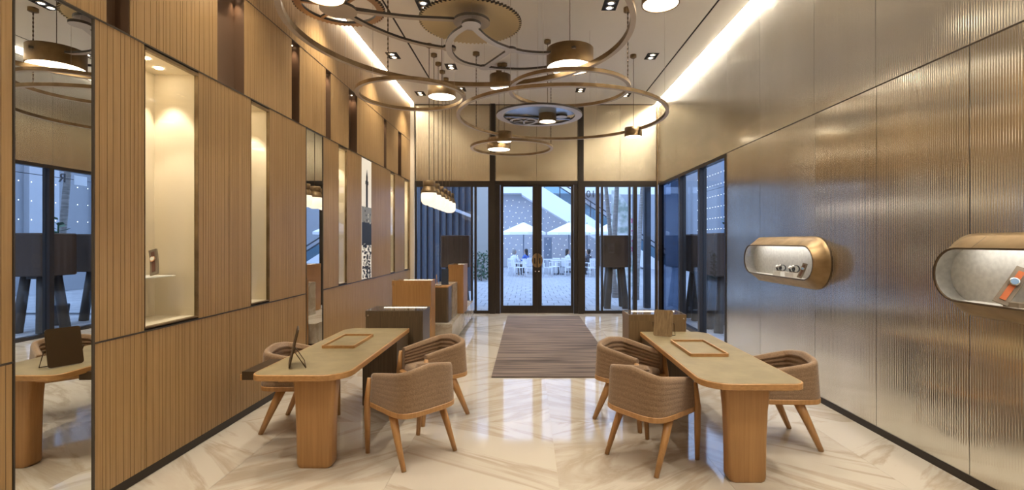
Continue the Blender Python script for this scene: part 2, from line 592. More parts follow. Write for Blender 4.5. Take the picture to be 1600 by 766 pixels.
# lower register (mirrors run to the floor)
cl = [mirrors[0], mirrors[1]]
y = YN
low = []
for a, b in cl:
    low.append((y, a)); y = b
low.append((y, WEND))
extra = [yl(229), yl(315), yl(359), yl(430), yl(529), yl(572), yl(600), yl(620), 0.6, 1.6, -0.6, -1.6]
for a, b in low:
    pts = [a] + sorted(e for e in extra if a + 0.05 < e < b - 0.05) + [b]
    for p, q in zip(pts, pts[1:]):
        wood_panel(p, q, 0.07, Z1)
# upper register
y = YN
for a, b in slots + [(WEND, WEND)]:
    if a - y > 2.5:
        n = int((a - y) / 1.2)
        for i in range(n):
            wood_panel(y + (a - y) * i / n, y + (a - y) * (i + 1) / n, Z2, Z3, 0.8)
    else:
        wood_panel(y, a, Z2, Z3, 0.8)
    y = b
# top register
y = YN
for q in (-1.3, 0.0, 1.3, 2.6, 3.9, 5.2, 6.5, 7.8, 9.1, 10.4, WEND):
    wood_panel(y, q, Z3, 4.915, 0.7); y = q
# slots
for i, (a, b) in enumerate(slots):
    d = 0.10
    m = MB()
    m.box(XL - d - 0.02, XL - d, a, b, Z2, Z3)
    m.box(XL - d, XL - 0.004, a - 0.0, a + 0.004, Z2, Z3)
    m.box(XL - d, XL - 0.004, b - 0.004, b, Z2, Z3)
    m.box(XL - d, XL - 0.004, a, b, Z2, Z2 + 0.012)
    m.box(XL - d, XL - 0.004, a, b, Z3 - 0.012, Z3)
    m.build('light_slot', M_SLOTB, wl)
    yc = b - 0.04
    MB().lathe([(0.012, 0), (0.012, 0.006)], 12, c=(XL - 0.075, yc, Z3 - 0.019)).build('slot_bulb', M_SLOT_E, wl)
    spot('slot_light', (XL - 0.065, yc, Z3 - 0.03), 3.2, 1.2, 0.9, (1.0, 0.74, 0.50), 0.02)
# trims
for k, (za, zb) in enumerate(((Z1 - 0.004, Z1 + 0.008), (Z2 - 0.006, Z2 + 0.006), (Z3 - 0.004, Z3 + 0.004))):
    segs = [(YN, mirrors[0][0]), (mirrors[0][1], mirrors[1][0]), (mirrors[1][1], WEND)] if k == 0 else [(YN, WEND)]
    m = MB()
    for a, b in segs:
        m.box(XL - 0.02, XL + 0.003, a, b, za, zb)
    struct(m.build(f'trim_{k + 1}', M_SEAM))
m = MB()
for a, b in low:
    m.box(XL - 0.05, XL - 0.012, a, b, 0.0, 0.07)
struct(m.build('baseboard_left', M_FRAME))
struct(MB().box(XL, XL + 0.085, 11.50, 11.60, 0, ZC).box(XL - 0.6, XL, 11.6, 11.66, 0, 5.3).build('trim_4', M_CREAMW))
struct(MB().box(XL - 0.05, XL + 0.0, YN, YF, 4.915, 4.93).box(XL - 0.62, XL - 0.002, YN, YF, 4.93, 5.3).build('trim_5', M_COVEW))

where = ['nearest display niche with a watch on its shelf, beside the tall mirror',
         'second display niche on the oak wall, behind the left desk',
         'narrow display niche between the far mirror and the clock tower picture',
         'narrow display niche just beyond the clock tower picture',
         'last and narrowest display niche at the far end of the oak wall']
for i, (a, b) in enumerate(niches):
    t = thing('display_niche', 'tall cream lit ' + where[i], 'display niche', (XL, (a + b) / 2, Z1 + 0.02), group='lit niches in the oak wall')
    hw, d, h = (b - a) / 2, 0.36, Z2 - Z1 - 0.04
    m = MB()
    m.box(-d - 0.015, -d, -hw, hw, 0, h)
    m.box(-d, -0.03, -hw - 0.0, -hw + 0.008, 0, h)
    m.box(-d, -0.03, hw - 0.008, hw, 0, h)
    m.box(-d, -0.03, -hw, hw, 0, 0.012)
    m.box(-d, -0.03, -hw, hw, h - 0.012, h)
    m.build('niche_box', M_CREAM, t)
    fr = MB()
    e = 0.010
    fr.box(-0.028, 0.004, hw - e, hw - 0.0005, 0, h)
    fr.box(-0.028, 0.002, -hw + 0.0005, -hw + e * 0.5, 0, h)
    fr.box(-0.028, 0.004, -hw + e, hw - e, 0, e)
    fr.box(-0.028, 0.004, -hw + e, hw - e, h - 0.022, h)
    fr.build('frame', M_RING, t)
    MB().box(-0.024, -0.018, -hw + e, hw - e, e, h - 0.022).build('glass_pane', M_GLASSN, t)
    pos = [(-0.14, -hw * 0.35), (-0.20, hw * 0.40)] if hw > 0.2 else [(-0.17, 0.0)]
    for (xx, yy) in pos:
        dl = MB().lathe([(0.028, 0), (0.028, 0.004)], 16, c=(xx, yy, h - 0.017)).build('downlight', M_SPOT_E, t)
        spot('niche_spot', (xx, yy, h - 0.03), 15 if hw > 0.2 else 13, 1.15, 0.35, (1.0, 0.90, 0.75), 0.02, parent=t)


def mirror_glass(a, b, z0, z1, label):
    t = thing('wall_mirror', label, 'mirror', (XL, (a + b) / 2, z0), group='mirrors in the oak wall')
    hw, h = (b - a) / 2, z1 - z0
    MB().box(-0.02, -0.004, -hw + 0.008, hw - 0.008, 0.006, h - 0.006).build('mirror_glass', M_MIRROR, t)
    MB().box(-0.03, 0.004, -hw, -hw + 0.009, 0, h).box(-0.03, 0.004, hw - 0.009, hw, 0, h) \
        .box(-0.03, 0.002, -hw + 0.009, hw - 0.009, 0, 0.006).box(-0.03, 0.002, -hw + 0.009, hw - 0.009, h - 0.006, h).build('frame', M_SEAM, t)


mirror_glass(*mirrors[0], 0.0, Z2 - 0.008, 'tall floor to seam mirror panel nearest the camera in the oak wall')
mirror_glass(*mirrors[1], 0.0, Z2 - 0.008, 'narrow tall mirror panel in the oak wall behind the left desk')

# backlit black and white picture
a, b = poster
t = thing('lightbox_picture', 'narrow black and white picture of a clock tower above a town on the oak wall', 'picture', (XL, (a + b) / 2, Z1 + 0.02))
hw, h = (b - a) / 2, Z2 - Z1 - 0.04
MB().box(-0.03, 0.002, -hw, hw, 0, h).build('light_panel', mat('print_white', (0.75, 0.72, 0.64), 0.5, emit=(1, 0.92, 0.78), estr=0.2), t)
inkd = mat('print_black', (0.02, 0.02, 0.018), 0.5)
inkg = mat('print_grey', (0.16, 0.16, 0.14), 0.5, emit=(1, 0.95, 0.85), estr=0.05)
pr = MB()


def pq(y0, y1, z0, z1, mi=0, xo=0.003):
    pr.add([(xo, y0, z0), (xo, y1, z0), (xo, y1, z1), (xo, y0, z1)], [(0, 1, 2, 3)], mi)


pq(-hw, hw, h * 0.44, h * 0.60, 1)
pq(-hw, hw, h * 0.28, h * 0.47, 0, 0.0034)
pq(-0.045, 0.06, h * 0.60, h * 0.80, 0, 0.0036)
pq(-0.07, 0.085, h * 0.79, h * 0.82, 0, 0.0038)
pq(-0.035, 0.05, h * 0.82, h * 0.86, 0, 0.0038)
pr.add([(0.0038, -0.03, h * 0.86), (0.0038, 0.045, h * 0.86), (0.0038, 0.008, h * 0.92)], [(0, 1, 2)], 0)
for k in range(14):
    yy = -hw + rnd.random() * (2 * hw - 0.06); zz = h * (0.44 + 0.15 * rnd.random())
    pq(yy, yy + 0.05, zz, zz + 0.03, 0 if k % 2 else 2, 0.0042)
for k in range(150):
    yy = -hw + 0.01 + rnd.random() * (2 * hw - 0.09); zz = h * 0.29 * rnd.random()
    s = 0.03 + 0.05 * rnd.random()
    pq(yy, yy + s, zz, zz + s * 0.5, 0 if k % 4 else 2, 0.003 + 0.00001 * k)
pr.build('print', [inkd, inkg, mat('print_pale', (0.6, 0.6, 0.52), 0.5)], t)['kind'] = 'stuff'

# watch on a shelf in niche 1
a, b = niches[0]
sh = MB().box(0, 0.22, -0.24, 0.24, 0, 0.008).build('niche_shelf', M_WHITE, None, (XL - 0.358, a + 0.262, 1.42))
tag(sh, 'thin white shelf holding a watch in the nearest niche', 'shelf')


def watch(name, label, loc, rz, strap, case, scale=1.0, dial=M_DIAL):
    """watch strapped along a curved leaning stand"""
    t = thing(name, label, 'watch', loc, rz, group='watches on display')
    t.scale = (scale,) * 3
    pts = [(-0.075 + 0.11 * s - 0.035 * s * s, 0, 0.005 + 0.20 * s) for s in [i / 10 for i in range(11)]]

    def strip(pp, wd, th, off):
        m = MB()
        for i, p in enumerate(pp):
            q = pp[min(i + 1, len(pp) - 1)]; r = pp[max(i - 1, 0)]
            d = Vector((q[0] - r[0], 0, q[2] - r[2])).normalized()
            nv = Vector((d.z, 0, -d.x))
            for sgn in (-1, 1):
                for o_ in (off, off + th):
                    m.v.append((p[0] + nv.x * -o_, sgn * wd / 2, p[2] + nv.z * -o_))
        for i in range(len(pp) - 1):
            for (s, s2) in ((0, 1), (1, 3), (3, 2), (2, 0)):
                m.f.append([i * 4 + s, i * 4 + s2, i * 4 + 4 + s2, i * 4 + 4 + s]); m.mi.append(0); m.sm.append(False)
        e = (len(pp) - 1) * 4
        m.f += [[0, 2, 3, 1], [e, e + 1, e + 3, e + 2]]; m.mi += [0, 0]; m.sm += [False, False]
        return m
    strip(pts, 0.062, 0.012, -0.012).build('stand', M_STAND, t)
    strip(pts[1:-1], 0.026, 0.004, 0.001).build('strap', strap, t)
    c = MB().lathe([(0.020, 0), (0.023, 0.004), (0.021, 0.011), (0.017, 0.012)], 20)
    cs = c.build('watch_case', case, t)
    p = pts[6]
    d = Vector((pts[7][0] - pts[5][0], 0, pts[7][2] - pts[5][2])).normalized()
    nv = Vector((-d.z, 0, d.x))
    cs.location = (p[0] + nv.x * 0.006, 0, p[2] + nv.z * 0.006)
    cs.rotation_euler = nv.to_track_quat('Z', 'Y').to_euler()
    MB().lathe([(0.016, 0.012), (0.016, 0.0135)], 16).build('dial', dial, cs)
    return t


watch('watch', 'rose gold watch on a curved stand in the nearest oak wall niche', (XL - 0.175, a + 0.385, 1.442), 1.64, M_STRAP_B, M_ROSE, 1.0, M_WHITE).rotation_euler = (-0.3, 0, 1.64)

# ================================================================== RIGHT WALL
wr = MB().box(XR + 0.02, XR + 0.06, YN, 7.655, 0.0, 5.3).box(XR + 0.02, XR + 0.06, 7.655, YF + 0.3, ZR + 0.0, 5.3).build('wall_right', M_BACK)
struct(wr)['label'] = 'wall of tall ribbed brass panels with thin joints'


def ribbed(name, y0, y1, z0, z1, parent, matl, lam=0.02, amp=0.0011, plane='x', at=XR, seg=6, th=0.015):
    g = 0.0025
    y0, y1, z0, z1 = y0 + g, y1 - g, z0 + g, z1 - g
    n = max(2, int(round((y1 - y0) / lam))) * seg
    m = MB()
    o = 0
    for i in range(n + 1):
        yy = y0 + (y1 - y0) * i / n
        off = -amp * (0.5 - 0.5 * math.cos(2 * PI * i / seg))
        for z in (z0, z1):
            m.v.append((at + off, yy, z) if plane == 'x' else (yy, at + off, z))
    for i in range(n):
        f = [2 * i, 2 * i + 1, 2 * i + 3, 2 * i + 2]
        m.f.append(f if plane == 'x' else f[::-1]); m.mi.append(0); m.sm.append(True)
    if plane == 'x':
        m.box(at + 0.001, at + th, y0, y1, z0, z1)
    else:
        m.box(y0, y1, at + 0.001, at + th, z0, z1)
    return m.build(name, matl, parent)


rj = [YN, -1.3, -0.3, 0.65, 1.58, 2.51, yr(1515), yr(1369.5), yr(1273.5), yr(1188), 7.655]
caps = [(5.08, 6.70), (1.98, 3.58)]                       # front capsule extents (Y)
CZ0, CZ1 = 1.285, 1.66
CAV = 0.03                                                # cavity clearance
for p, q in zip(rj, rj[1:]):
    # the wall panels stop round the two vitrines, which sit in an opening of the wall
    ribbed('brass_panel', p, q, 0.06, ZR, wr, M_BRASS)
ju = [YN, -1.3, -0.3, 0.65, 1.58, 2.51, yr(1515), yr(1368), yr(1272), yr(1187), 7.655, 8.9, 10.2, YF]
for p, q in zip(ju, ju[1:]):
    ribbed('brass_panel', p, q, ZR, 4.862, wr, M_BRASS)
struct(MB().box(XR - 0.002, XR + 0.03, YN, 7.655, ZR - 0.006, ZR + 0.006).box(XR - 0.004, XR + 0.03, YN, YF, 4.862, 4.868).build('trim_6', M_SEAM))
struct(MB().box(XR, XR + 0.05, YN, YF, 4.872, 5.3).build('trim_7', M_COVEW))
struct(MB().box(XR - 0.006, XR + 0.03, YN, 7.655, 0, 0.06).build('baseboard_right', M_FRAME))

# ================================================================== FAR WALL
COLS = [(-0.888, -0.759), (1.199, 1.327)]
wf = MB().box(XL - 0.6, XR + 0.3, YF + 0.10, YF + 0.14, ZR, 5.3).build('wall_far', M_BACK)
struct(wf)['label'] = 'gold ribbed metal wall above the glazed entrance'
far_seg = [(XL + 0.085, -1.8), (-1.8, COLS[0][0]), (COLS[0][1], 0.22), (0.22, COLS[1][0]), (COLS[1][1], 2.2), (2.2, XR)]
for p, q in far_seg:
    ribbed('gold_panel', p, q, ZR + 0.06, ZC - 0.02, wf, M_BRASS2, 0.02, 0.0008, 'y', YF)
m = MB()
for (p, q) in COLS:
    m.box(p, q, YF - 0.07, YF + 0.08, 0, ZC)
struct(m.build('trim_8', M_FRAME))
struct(MB().box(XL + 0.085, COLS[0][0], YF - 0.03, YF + 0.09, ZR - 0.03, ZR + 0.06)
       .box(COLS[0][1], COLS[1][0], YF - 0.05, YF + 0.08, ZR - 0.03, ZR + 0.06)
       .box(COLS[1][1], XR, YF - 0.03, YF + 0.09, ZR - 0.03, ZR + 0.06).build('trim_9', M_FRAME))
struct(MB().box(XL, XR, YF - 0.005, YF + 0.1, ZC - 0.02, ZC + 0.3).build('trim_10', M_SEAM))


def fx(px):
    return (px - CX) * YF / F


def fz(py):
    return EYE + (CY - py) * YF / F


# entrance doors: frame + two leaves
d1 = thing('door_1', None, None, (0, YF, 0))
d1['kind'] = 'structure'
d1['label'] = 'dark framed glass double entrance door'
MB().box(COLS[0][1], fx(781.5), -0.04, 0.07, 0, ZR - 0.03).box(fx(896.5), COLS[1][0], -0.04, 0.07, 0, ZR - 0.03) \
    .box(fx(781.5), fx(896.5), -0.04, 0.07, fz(288.5), ZR - 0.03).build('door_frame', M_FRAME, d1)
HZ = fz(407)
for s, (xa, xb, ga, gb) in enumerate(((fx(782), fx(839.27), fx(786.5), fx(832)), (fx(839.33), fx(896), fx(846.5), fx(892)))):
    z0, z1, g0, g1 = 0.01, fz(289), fz(477.5), fz(292)
    lf = MB().box(xa, ga, -0.03, 0.03, z0, z1).box(gb, xb, -0.03, 0.03, z0, z1) \
        .box(ga, gb, -0.03, 0.03, z0, g0).box(ga, gb, -0.03, 0.03, g1, z1).build('door_leaf', M_FRAME, d1)
    MB().box(ga, gb, -0.006, 0.006, g0, g1).build('glass_pane', M_GLASS, lf)
    # half disc handle
    xe = xb - 0.012 if s == 0 else xa + 0.012
    sg = -1 if s == 0 else 1
    n = 16
    vs, R1, R2 = [], 0.115, 0.165
    pts = [(xe + sg * R1 * math.sin(PI * k / n), HZ + R2 * math.cos(PI * k / n)) for k in range(n + 1)]
    m = MB()
    for yy in (-0.07, -0.045):
        m.v += [(p[0], yy, p[1]) for p in pts]
    k = n + 1
    m.f.append(list(range(k)) if s == 1 else list(range(k))[::-1]); m.f.append([k + i for i in range(k)][::-1])
    m.mi += [0, 0]; m.sm += [False, False]
    for i in range(k):
        j = (i + 1) % k
        m.f.append([i, j, k + j, k + i]); m.mi.append(0); m.sm.append(False)
    m.box(min(xe + sg * 0.03, xe + sg * 0.065), max(xe + sg * 0.03, xe + sg * 0.065), -0.076, -0.069, HZ - 0.075, HZ + 0.06, mi=1)
    m.box(min(xe + sg * 0.02, xe + sg * 0.05), max(xe + sg * 0.02, xe + sg * 0.05), -0.046, -0.03, HZ - 0.1, HZ + 0.1, mi=1)
    m.build('handle', [M_BRONZE, M_FRAME], lf)
    kn = MB().lathe([(0.018, 0), (0.02, 0.01), (0.012, 0.03)], 16).build('lock_knob', M_CHROME, lf, (xe + sg * 0.028, -0.03, fz(424)))
    kn.rotation_euler = (PI / 2, 0, 0)
    MB().box(xa, xb, -0.028, 0.028, 0.0, 0.01).build('sill', M_CHROME, lf)


def side_window(name, xa, xb, mull, label):
    wdw = thing(name, None, None, (0, YF, 0)); wdw['kind'] = 'structure'; wdw['label'] = label
    fr = MB()
    fr.box(xa, xb, -0.03, 0.05, ZR - 0.08, ZR - 0.03).box(xa, xb, -0.03, 0.05, 0.0, 0.07)
    fr.box(xa, xa + 0.04, -0.03, 0.05, 0.07, ZR - 0.08).box(xb - 0.04, xb, -0.03, 0.05, 0.07, ZR - 0.08)
    fr.build('window_frame', M_FRAME, wdw)
    ed = [xa + 0.04]
    for a_, b_ in mull:
        MB().box(a_, b_, -0.04, 0.06, 0.07, ZR - 0.08).build('mullion', M_FRAME, wdw)
        ed += [a_, b_]
    ed.append(xb - 0.04)
    for a_, b_ in zip(ed[0::2], ed[1::2]):
        MB().box(a_, b_, 0.0, 0.012, 0.07, ZR - 0.08).build('glass_pane', M_GLASS, wdw)
    return wdw


side_window('window_1', XL + 0.085, COLS[0][0], [(fx(736), fx(739)), (fx(741.5), fx(745))], 'narrow tall window left of the entrance door')
side_window('window_2', COLS[1][1], XR - 0.03, [(fx(931), fx(936)), (fx(939), fx(942)), (fx(982), fx(985)), (fx(989), fx(995))], 'tall window right of the entrance door')
struct(MB().box(XR - 0.045, XR - 0.015, YF - 0.05, YF - 0.02, 0, ZC).build('trim_11', M_BRONZE))

# house number on the glass, read from outside
td = bpy.data.curves.new('house_number', 'FONT')
td.body = '101'; td.size = 0.235; td.extrude = 0.001; td.align_x = 'CENTER'
td.materials.append(M_ODARK)
to = text_mesh('house_number', td, None, (fx(919.5), YF + 0.02, fz(308.5)))
to.rotation_euler = (PI / 2, 0, PI)
tag(to, 'dark number 101 on the window glass right of the entrance door', 'number sign')

# right hand window wall
w3 = thing('window_3', None, None, (XR, 0, 0)); w3['kind'] = 'structure'; w3['label'] = 'dark framed window bays in the right wall'
ya, yb = 7.655, YF - 0.05
MB().box(-0.01, 0.10, ya, yb, ZR - 0.06, ZR).box(-0.01, 0.10, ya, yb, 0, 0.06).box(-0.01, 0.10, ya, ya + 0.06, 0.06, ZR - 0.06) \
    .box(-0.01, 0.10, yb - 0.08, yb, 0.06, ZR - 0.06).build('window_frame', M_FRAME, w3)
ed = [ya + 0.06]
for c_ in (8.87, 10.02):
    MB().box(-0.01, 0.12, c_ - 0.045, c_ + 0.045, 0.06, ZR - 0.06).build('mullion', M_FRAME, w3)
    ed += [c_ - 0.045, c_ + 0.045]
ed.append(yb - 0.08)
for p, q in zip(ed[0::2], ed[1::2]):
    MB().box(0.05, 0.062, p, q, 0.06, ZR - 0.06).build('glass_pane', M_GLASST if p > 9.9 else M_GLASS, w3)

# near wall behind the camera
struct(MB().box(XL - 0.6, XR + 0.3, YN - 0.1, YN, -0.08, 5.36).build('wall_near', M_CREAMW))

# ================================================================== RUG
m = MB().box(-0.45, 1.18, 6.14, 11.18, 0.0, 0.014)
rug = m.build('rug', M_RUG)
tag(rug, 'long dark brown streaked wool rug leading to the entrance door', 'rug')

# ================================================================== DESKS
TOPZ = 0.72


def desk(label, cx, yfront, drawer_side):
    """origin at floor under the front edge centre; desk runs to +y"""
    t = thing('consultation_desk', label, 'desk', (cx, yfront, 0), group='consultation desks')
    Lg, hw = 1.98, 0.355
    s = drawer_side                       # -1: client side is +x (left desk)
    r_in, r_out = 0.20, 0.09
    rr = [r_in, 0.02, 0.14, r_out] if s < 0 else [r_out, 0.14, 0.02, r_in]
    poly = rrect(-hw, hw, 0, Lg, rr, 8)
    top = MB().prism(poly, TOPZ - 0.045, TOPZ, 0, bev=0.004).build('table_top', M_OAKT, t)
    MB().prism(offset_poly(poly, -0.012), TOPZ - 0.002, TOPZ + 0.0015, 0).build('leather_inlay', M_LEATHER, top)
    # tapered slab leg
    n = 6
    lm = MB()
    zs = [0.0, 0.008, 0.03, 0.30, 0.50, 0.60, 0.675]
    ws = [0.112, 0.126, 0.134, 0.138, 0.147, 0.157, 0.163]
    o = 0
    for z_, w_ in zip(zs, ws):
        pl = rrect(-w_, w_, 0.085, 0.215, 0.03, 4)
        lm.v += [(p[0] + 0.03 * (1 if s < 0 else -1) * 0 + (0.085 if s < 0 else -0.02), p[1], z_) for p in pl]
        k = len(pl)
    for i in range(len(zs) - 1):
        for j in range(k):
            j2 = (j + 1) % k
            lm.f.append([i * k + j, i * k + j2, (i + 1) * k + j2, (i + 1) * k + j]); lm.mi.append(0); lm.sm.append(True)
    lm.f.append(list(range(k))[::-1]); lm.mi.append(0); lm.sm.append(False)
    lm.build('leg', M_OAKF, t)
    # apron rail under the top and pedestal at the back
    MB().box(-hw + 0.16, hw - 0.16, 0.12, Lg - 0.45, TOPZ - 0.085, TOPZ - 0.045).build('apron', M_OAKT, t)
    px0 = -0.0 if s < 0 else -hw + 0.01
    MB().box(-0.02 if s < 0 else -hw + 0.02, hw - 0.02 if s < 0 else 0.02, 1.50, Lg - 0.004, 0, TOPZ - 0.045).build('pedestal', M_WALNUT, t)
    # drawer
    if s < 0:
        dm = MB().box(-hw - 0.185, -hw + 0.06, 0.24, 0.66, TOPZ - 0.10, TOPZ - 0.035)
        dr = dm.build('drawer', M_BRONZED, t)
        MB().box(-hw - 0.205, -hw - 0.185, 0.25, 0.30, TOPZ - 0.105, TOPZ - 0.06).build('drawer_pull', M_OAKT, dr)
    else:
        dm = MB().box(hw - 0.14, hw - 0.015, 0.16, 0.62, TOPZ - 0.095, TOPZ - 0.045)
        dr = dm.build('drawer', M_OAKT, t)
        MB().box(hw - 0.015, hw + 0.005, 0.20, 0.30, TOPZ - 0.085, TOPZ - 0.06).build('drawer_pull', M_CHROME, dr)
    return t


desk('oak desk with leather top on the left, beside the oak wall', -1.69, 3.60, -1)
desk('oak desk with leather top on the right, beside the brass wall', 1.58, 3.38, 1)


def display_case(label, x0, x1, y0, y1, h, m_body, lock_left=True, name='display_case', led=True, z0=0.0):
    cx, cy = (x0 + x1) / 2, (y0 + y1) / 2
    t = thing(name, label, 'display case', (cx, cy, z0), group='glass topped display cases')
    h -= z0
    a_, b_ = (x1 - x0) / 2, (y1 - y0) / 2
    hb = h - 0.075
    MB().prism(rrect(-a_, a_, -b_, b_, 0.012, 2), 0, hb, 0).build('body', m_body, t)
    m_ = MB()
    w_ = 0.012
    m_.box(-a_, a_, -b_, -b_ + w_, hb, h - 0.008).box(-a_, -a_ + w_, -b_ + w_, b_, hb, h - 0.008).box(a_ - w_, a_, -b_ + w_, b_, hb, h - 0.008) \
        .box(-a_ + w_, a_ - w_, b_ - w_, b_, hb, h - 0.008)
    m_.build('rim', m_body, t)
    MB().box(-a_ + 0.02, a_ - 0.02, -b_ + 0.02, b_ - 0.02, hb - 0.002, hb + 0.004).build('tray_lining', M_CREAM, t)
    MB().box(-a_ + 0.001, a_ - 0.001, -b_ + 0.001, b_ - 0.001, h - 0.008, h).build('glass_top', M_GLASSN, t)
    if led:
        MB().box(-a_ + 0.10, a_ - 0.03, b_ - 0.03, b_ - 0.016, h - 0.026, h - 0.014).build('light_strip', M_LED, t)
        MB().box(-a_ + 0.05, -a_ + 0.10, -0.03, 0.05, hb + 0.005, hb + 0.02).build('watch_pad', M_WHITE, t)
    sx = -a_ + 0.03 if lock_left else a_ - 0.03
    lk = MB().lathe([(0.009, 0), (0.010, 0.006), (0.006, 0.008)], 12).build('lock', M_CHROME, t, (sx, -b_ - 0.001, h - 0.055 if not lock_left else h - 0.06))
    lk.rotation_euler = (PI / 2, 0, 0)
    return t


display_case('dark smoked oak glass topped case at the back end of the left desk', -1.845, -1.19, 5.60, 6.01, 0.92, M_WALNUT, True)
display_case('olive brown glass topped case at the back end of the right desk', 1.11, 1.74, 5.375, 5.75, 0.91, M_OLIVE, False)

# ================================================================== CHAIRS


def make_chair():
    t = thing('armchair', '', 'chair', group='tub chairs at the two desks')
    # plan path of the shell, from one arm tip round the back to the other (facing +x)
    path = []
    hwid, bx, ex = 0.272, -0.10, 0.205
    for s in range(7):
        u = s / 6
        path.append((ex + (bx - ex) * u, -(0.255 + (hwid - 0.255) * u)))
    for s in range(1, 24):
        th = PI / 2 * (s / 12.0)
        c_, s_ = math.cos(th), math.sin(th)
        yy = -hwid * (abs(c_) ** 0.55) * (1 if c_ >= 0 else -1)
        xx = bx - 0.19 * (abs(s_) ** 0.55)
        path.append((xx, yy))
    for s in range(7):
        u = 1 - s / 6
        path.append((ex + (bx - ex) * u, 0.255 + (hwid - 0.255) * u))
    acc = [0.0]                                  # resample evenly along the arc
    for p0, p1 in zip(path, path[1:]):
        acc.append(acc[-1] + (Vector(p1) - Vector(p0)).length)
    ev, k = [], 0
    for i in range(45):
        d_ = acc[-1] * i / 44
        while k < len(path) - 2 and acc[k + 1] < d_:
            k += 1
        f_ = (d_ - acc[k]) / (acc[k + 1] - acc[k])
        q_ = Vector(path[k]).lerp(Vector(path[k + 1]), f_)
        ev.append((q_.x, q_.y))
    path = ev
    N_ = len(path)
    zb = 0.425
    m = MB()
    prof_n = None
    for i, p in enumerate(path):
        q = Vector(path[min(i + 1, N_ - 1)]) - Vector(path[max(i - 1, 0)])
        q.normalize()
        out = Vector((q.y, -q.x))                # outward for this winding (arm right -> back -> arm left)
        if out.dot(Vector(p) - Vector((0.05, 0))) < 0:
            out = -out
        u = abs(i / (N_ - 1) * 2 - 1)            # 0 back .. 1 arm tip
        ztop = 0.757 - 0.113 * (u ** 1.15)
        H = ztop - zb
        th = 0.055 - 0.008 * u
        prof = []
        R = 7
        seq = []
        for k in range(R):
            for v_, b_ in ((0.04, 0.0), (0.25, 0.8), (0.5, 1.0), (0.75, 0.8), (0.96, 0.0)):
                seq.append(((k + v_) / R, b_))
        prof.append((0.0, 0.0))
        for v, b_ in seq:                        # outer, bottom to top, faint quilting
            prof.append((-0.016 * v + 0.0016 * b_, H * 0.93 * v))
        prof.append((-0.022, H * 0.985)); prof.append((-0.016 - th * 0.45, H)); prof.append((-0.016 - th * 0.9, H * 0.985))
        for v, b_ in seq[::-1]:                  # inner, top to bottom, deep channels
            prof.append((-th + 0.004 - 0.016 * v - 0.013 * b_, H * 0.93 * v))
        prof.append((-th, 0.0))
        prof_n = len(prof)
        for (du, dz) in prof:
            m.v.append((p[0] + out.x * du, p[1] + out.y * du, zb + dz))
    for i in range(N_ - 1):
        for k in range(prof_n):
            k2 = (k + 1) % prof_n
            m.f.append([i * prof_n + k, i * prof_n + k2, (i + 1) * prof_n + k2, (i + 1) * prof_n + k][::-1])
            m.mi.append(0); m.sm.append(True)
    m.f.append(list(range(prof_n))); m.f.append([(N_ - 1) * prof_n + k for k in range(prof_n)][::-1])
    m.mi += [0, 0]; m.sm += [False, False]
    m.build('backrest', M_FABRIC, t)
    # seat frame and cushion from a closed outline
    arc = [(0.235, -0.20), (0.245, 0.0), (0.235, 0.20)]
    outl = path[1:-1] + [(0.225, 0.245), (0.252, 0.20), (0.268, 0.0), (0.252, -0.20), (0.225, -0.245)]
    ar = sum(outl[i][0] * outl[(i + 1) % len(outl)][1] - outl[(i + 1) % len(outl)][0] * outl[i][1] for i in range(len(outl)))
    if ar < 0:
        outl = outl[::-1]
    MB().prism(offset_poly(outl, 0.004), 0.383, zb + 0.002, 0, bev=0.006).build('seat_frame', M_CHAIRW, t)
    cu = MB()
    ins = offset_poly(outl, -0.048)
    rings = [(0.0, zb), (0.0, zb + 0.035), (-0.015, zb + 0.055), (-0.05, zb + 0.066), (-0.12, zb + 0.070)]
    k = len(ins)
    for d_, z_ in rings:
        f_ = 1 + d_ / 0.26
        cu.v += [(0.0 + p[0] * f_, p[1] * f_, z_) for p in ins]
    for i in range(len(rings) - 1):
        for j in range(k):
            j2 = (j + 1) % k
            cu.f.append([i * k + j, i * k + j2, (i + 1) * k + j2, (i + 1) * k + j]); cu.mi.append(0); cu.sm.append(True)
    cu.f.append([(len(rings) - 1) * k + j for j in range(k)]); cu.mi.append(0); cu.sm.append(True)
    cu.build('seat', M_FABRIC, t)
    for s in (-1, 1):
        MB().tube([(0.245, s * 0.245, 0.0), (0.232, s * 0.255, 0.25), (0.224, s * 0.262, 0.42), (0.212, s * 0.250, 0.61)],
                  [0.021, 0.029, 0.031, 0.019], 8, sq=0.8).build('leg', M_CHAIRW, t)
        MB().tube([(-0.255, s * 0.245, 0.0), (-0.16, s * 0.238, 0.21), (-0.075, s * 0.225, 0.395)],
                  [0.021, 0.031, 0.041], 8, sq=0.8).build('leg', M_CHAIRW, t)
    return t


chairs = [((-0.94, 3.98), (-0.75, 0.66), 'brown wool tub chair at the left desk, the nearest one, seen from behind'),
          ((-0.94, 4.87), (-0.75, -0.66), 'brown wool tub chair at the left desk, nearer the rug, quilted inside showing'),
          ((-2.10, 4.58), (1, 0.0), 'brown wool tub chair between the left desk and the oak wall'),
          ((0.985, 3.89), (0.80, 0.60), 'brown wool tub chair at the right desk, the nearest one, seen from behind'),
          ((0.995, 4.72), (0.72, -0.69), 'brown wool tub chair at the right desk, nearer the rug, quilted inside showing'),
          ((2.13, 4.23), (-1, 0.0), 'brown wool tub chair between the right desk and the brass wall')]
proto = make_chair()
for i, (c_, f_, lab) in enumerate(chairs):
    o = proto if i == 0 else copy_tree(proto)
    o.location = (c_[0], c_[1], 0)
    o.rotation_euler = (0, 0, math.atan2(f_[1], f_[0]))
    o['label'] = lab

# ================================================================== THINGS ON THE DESKS


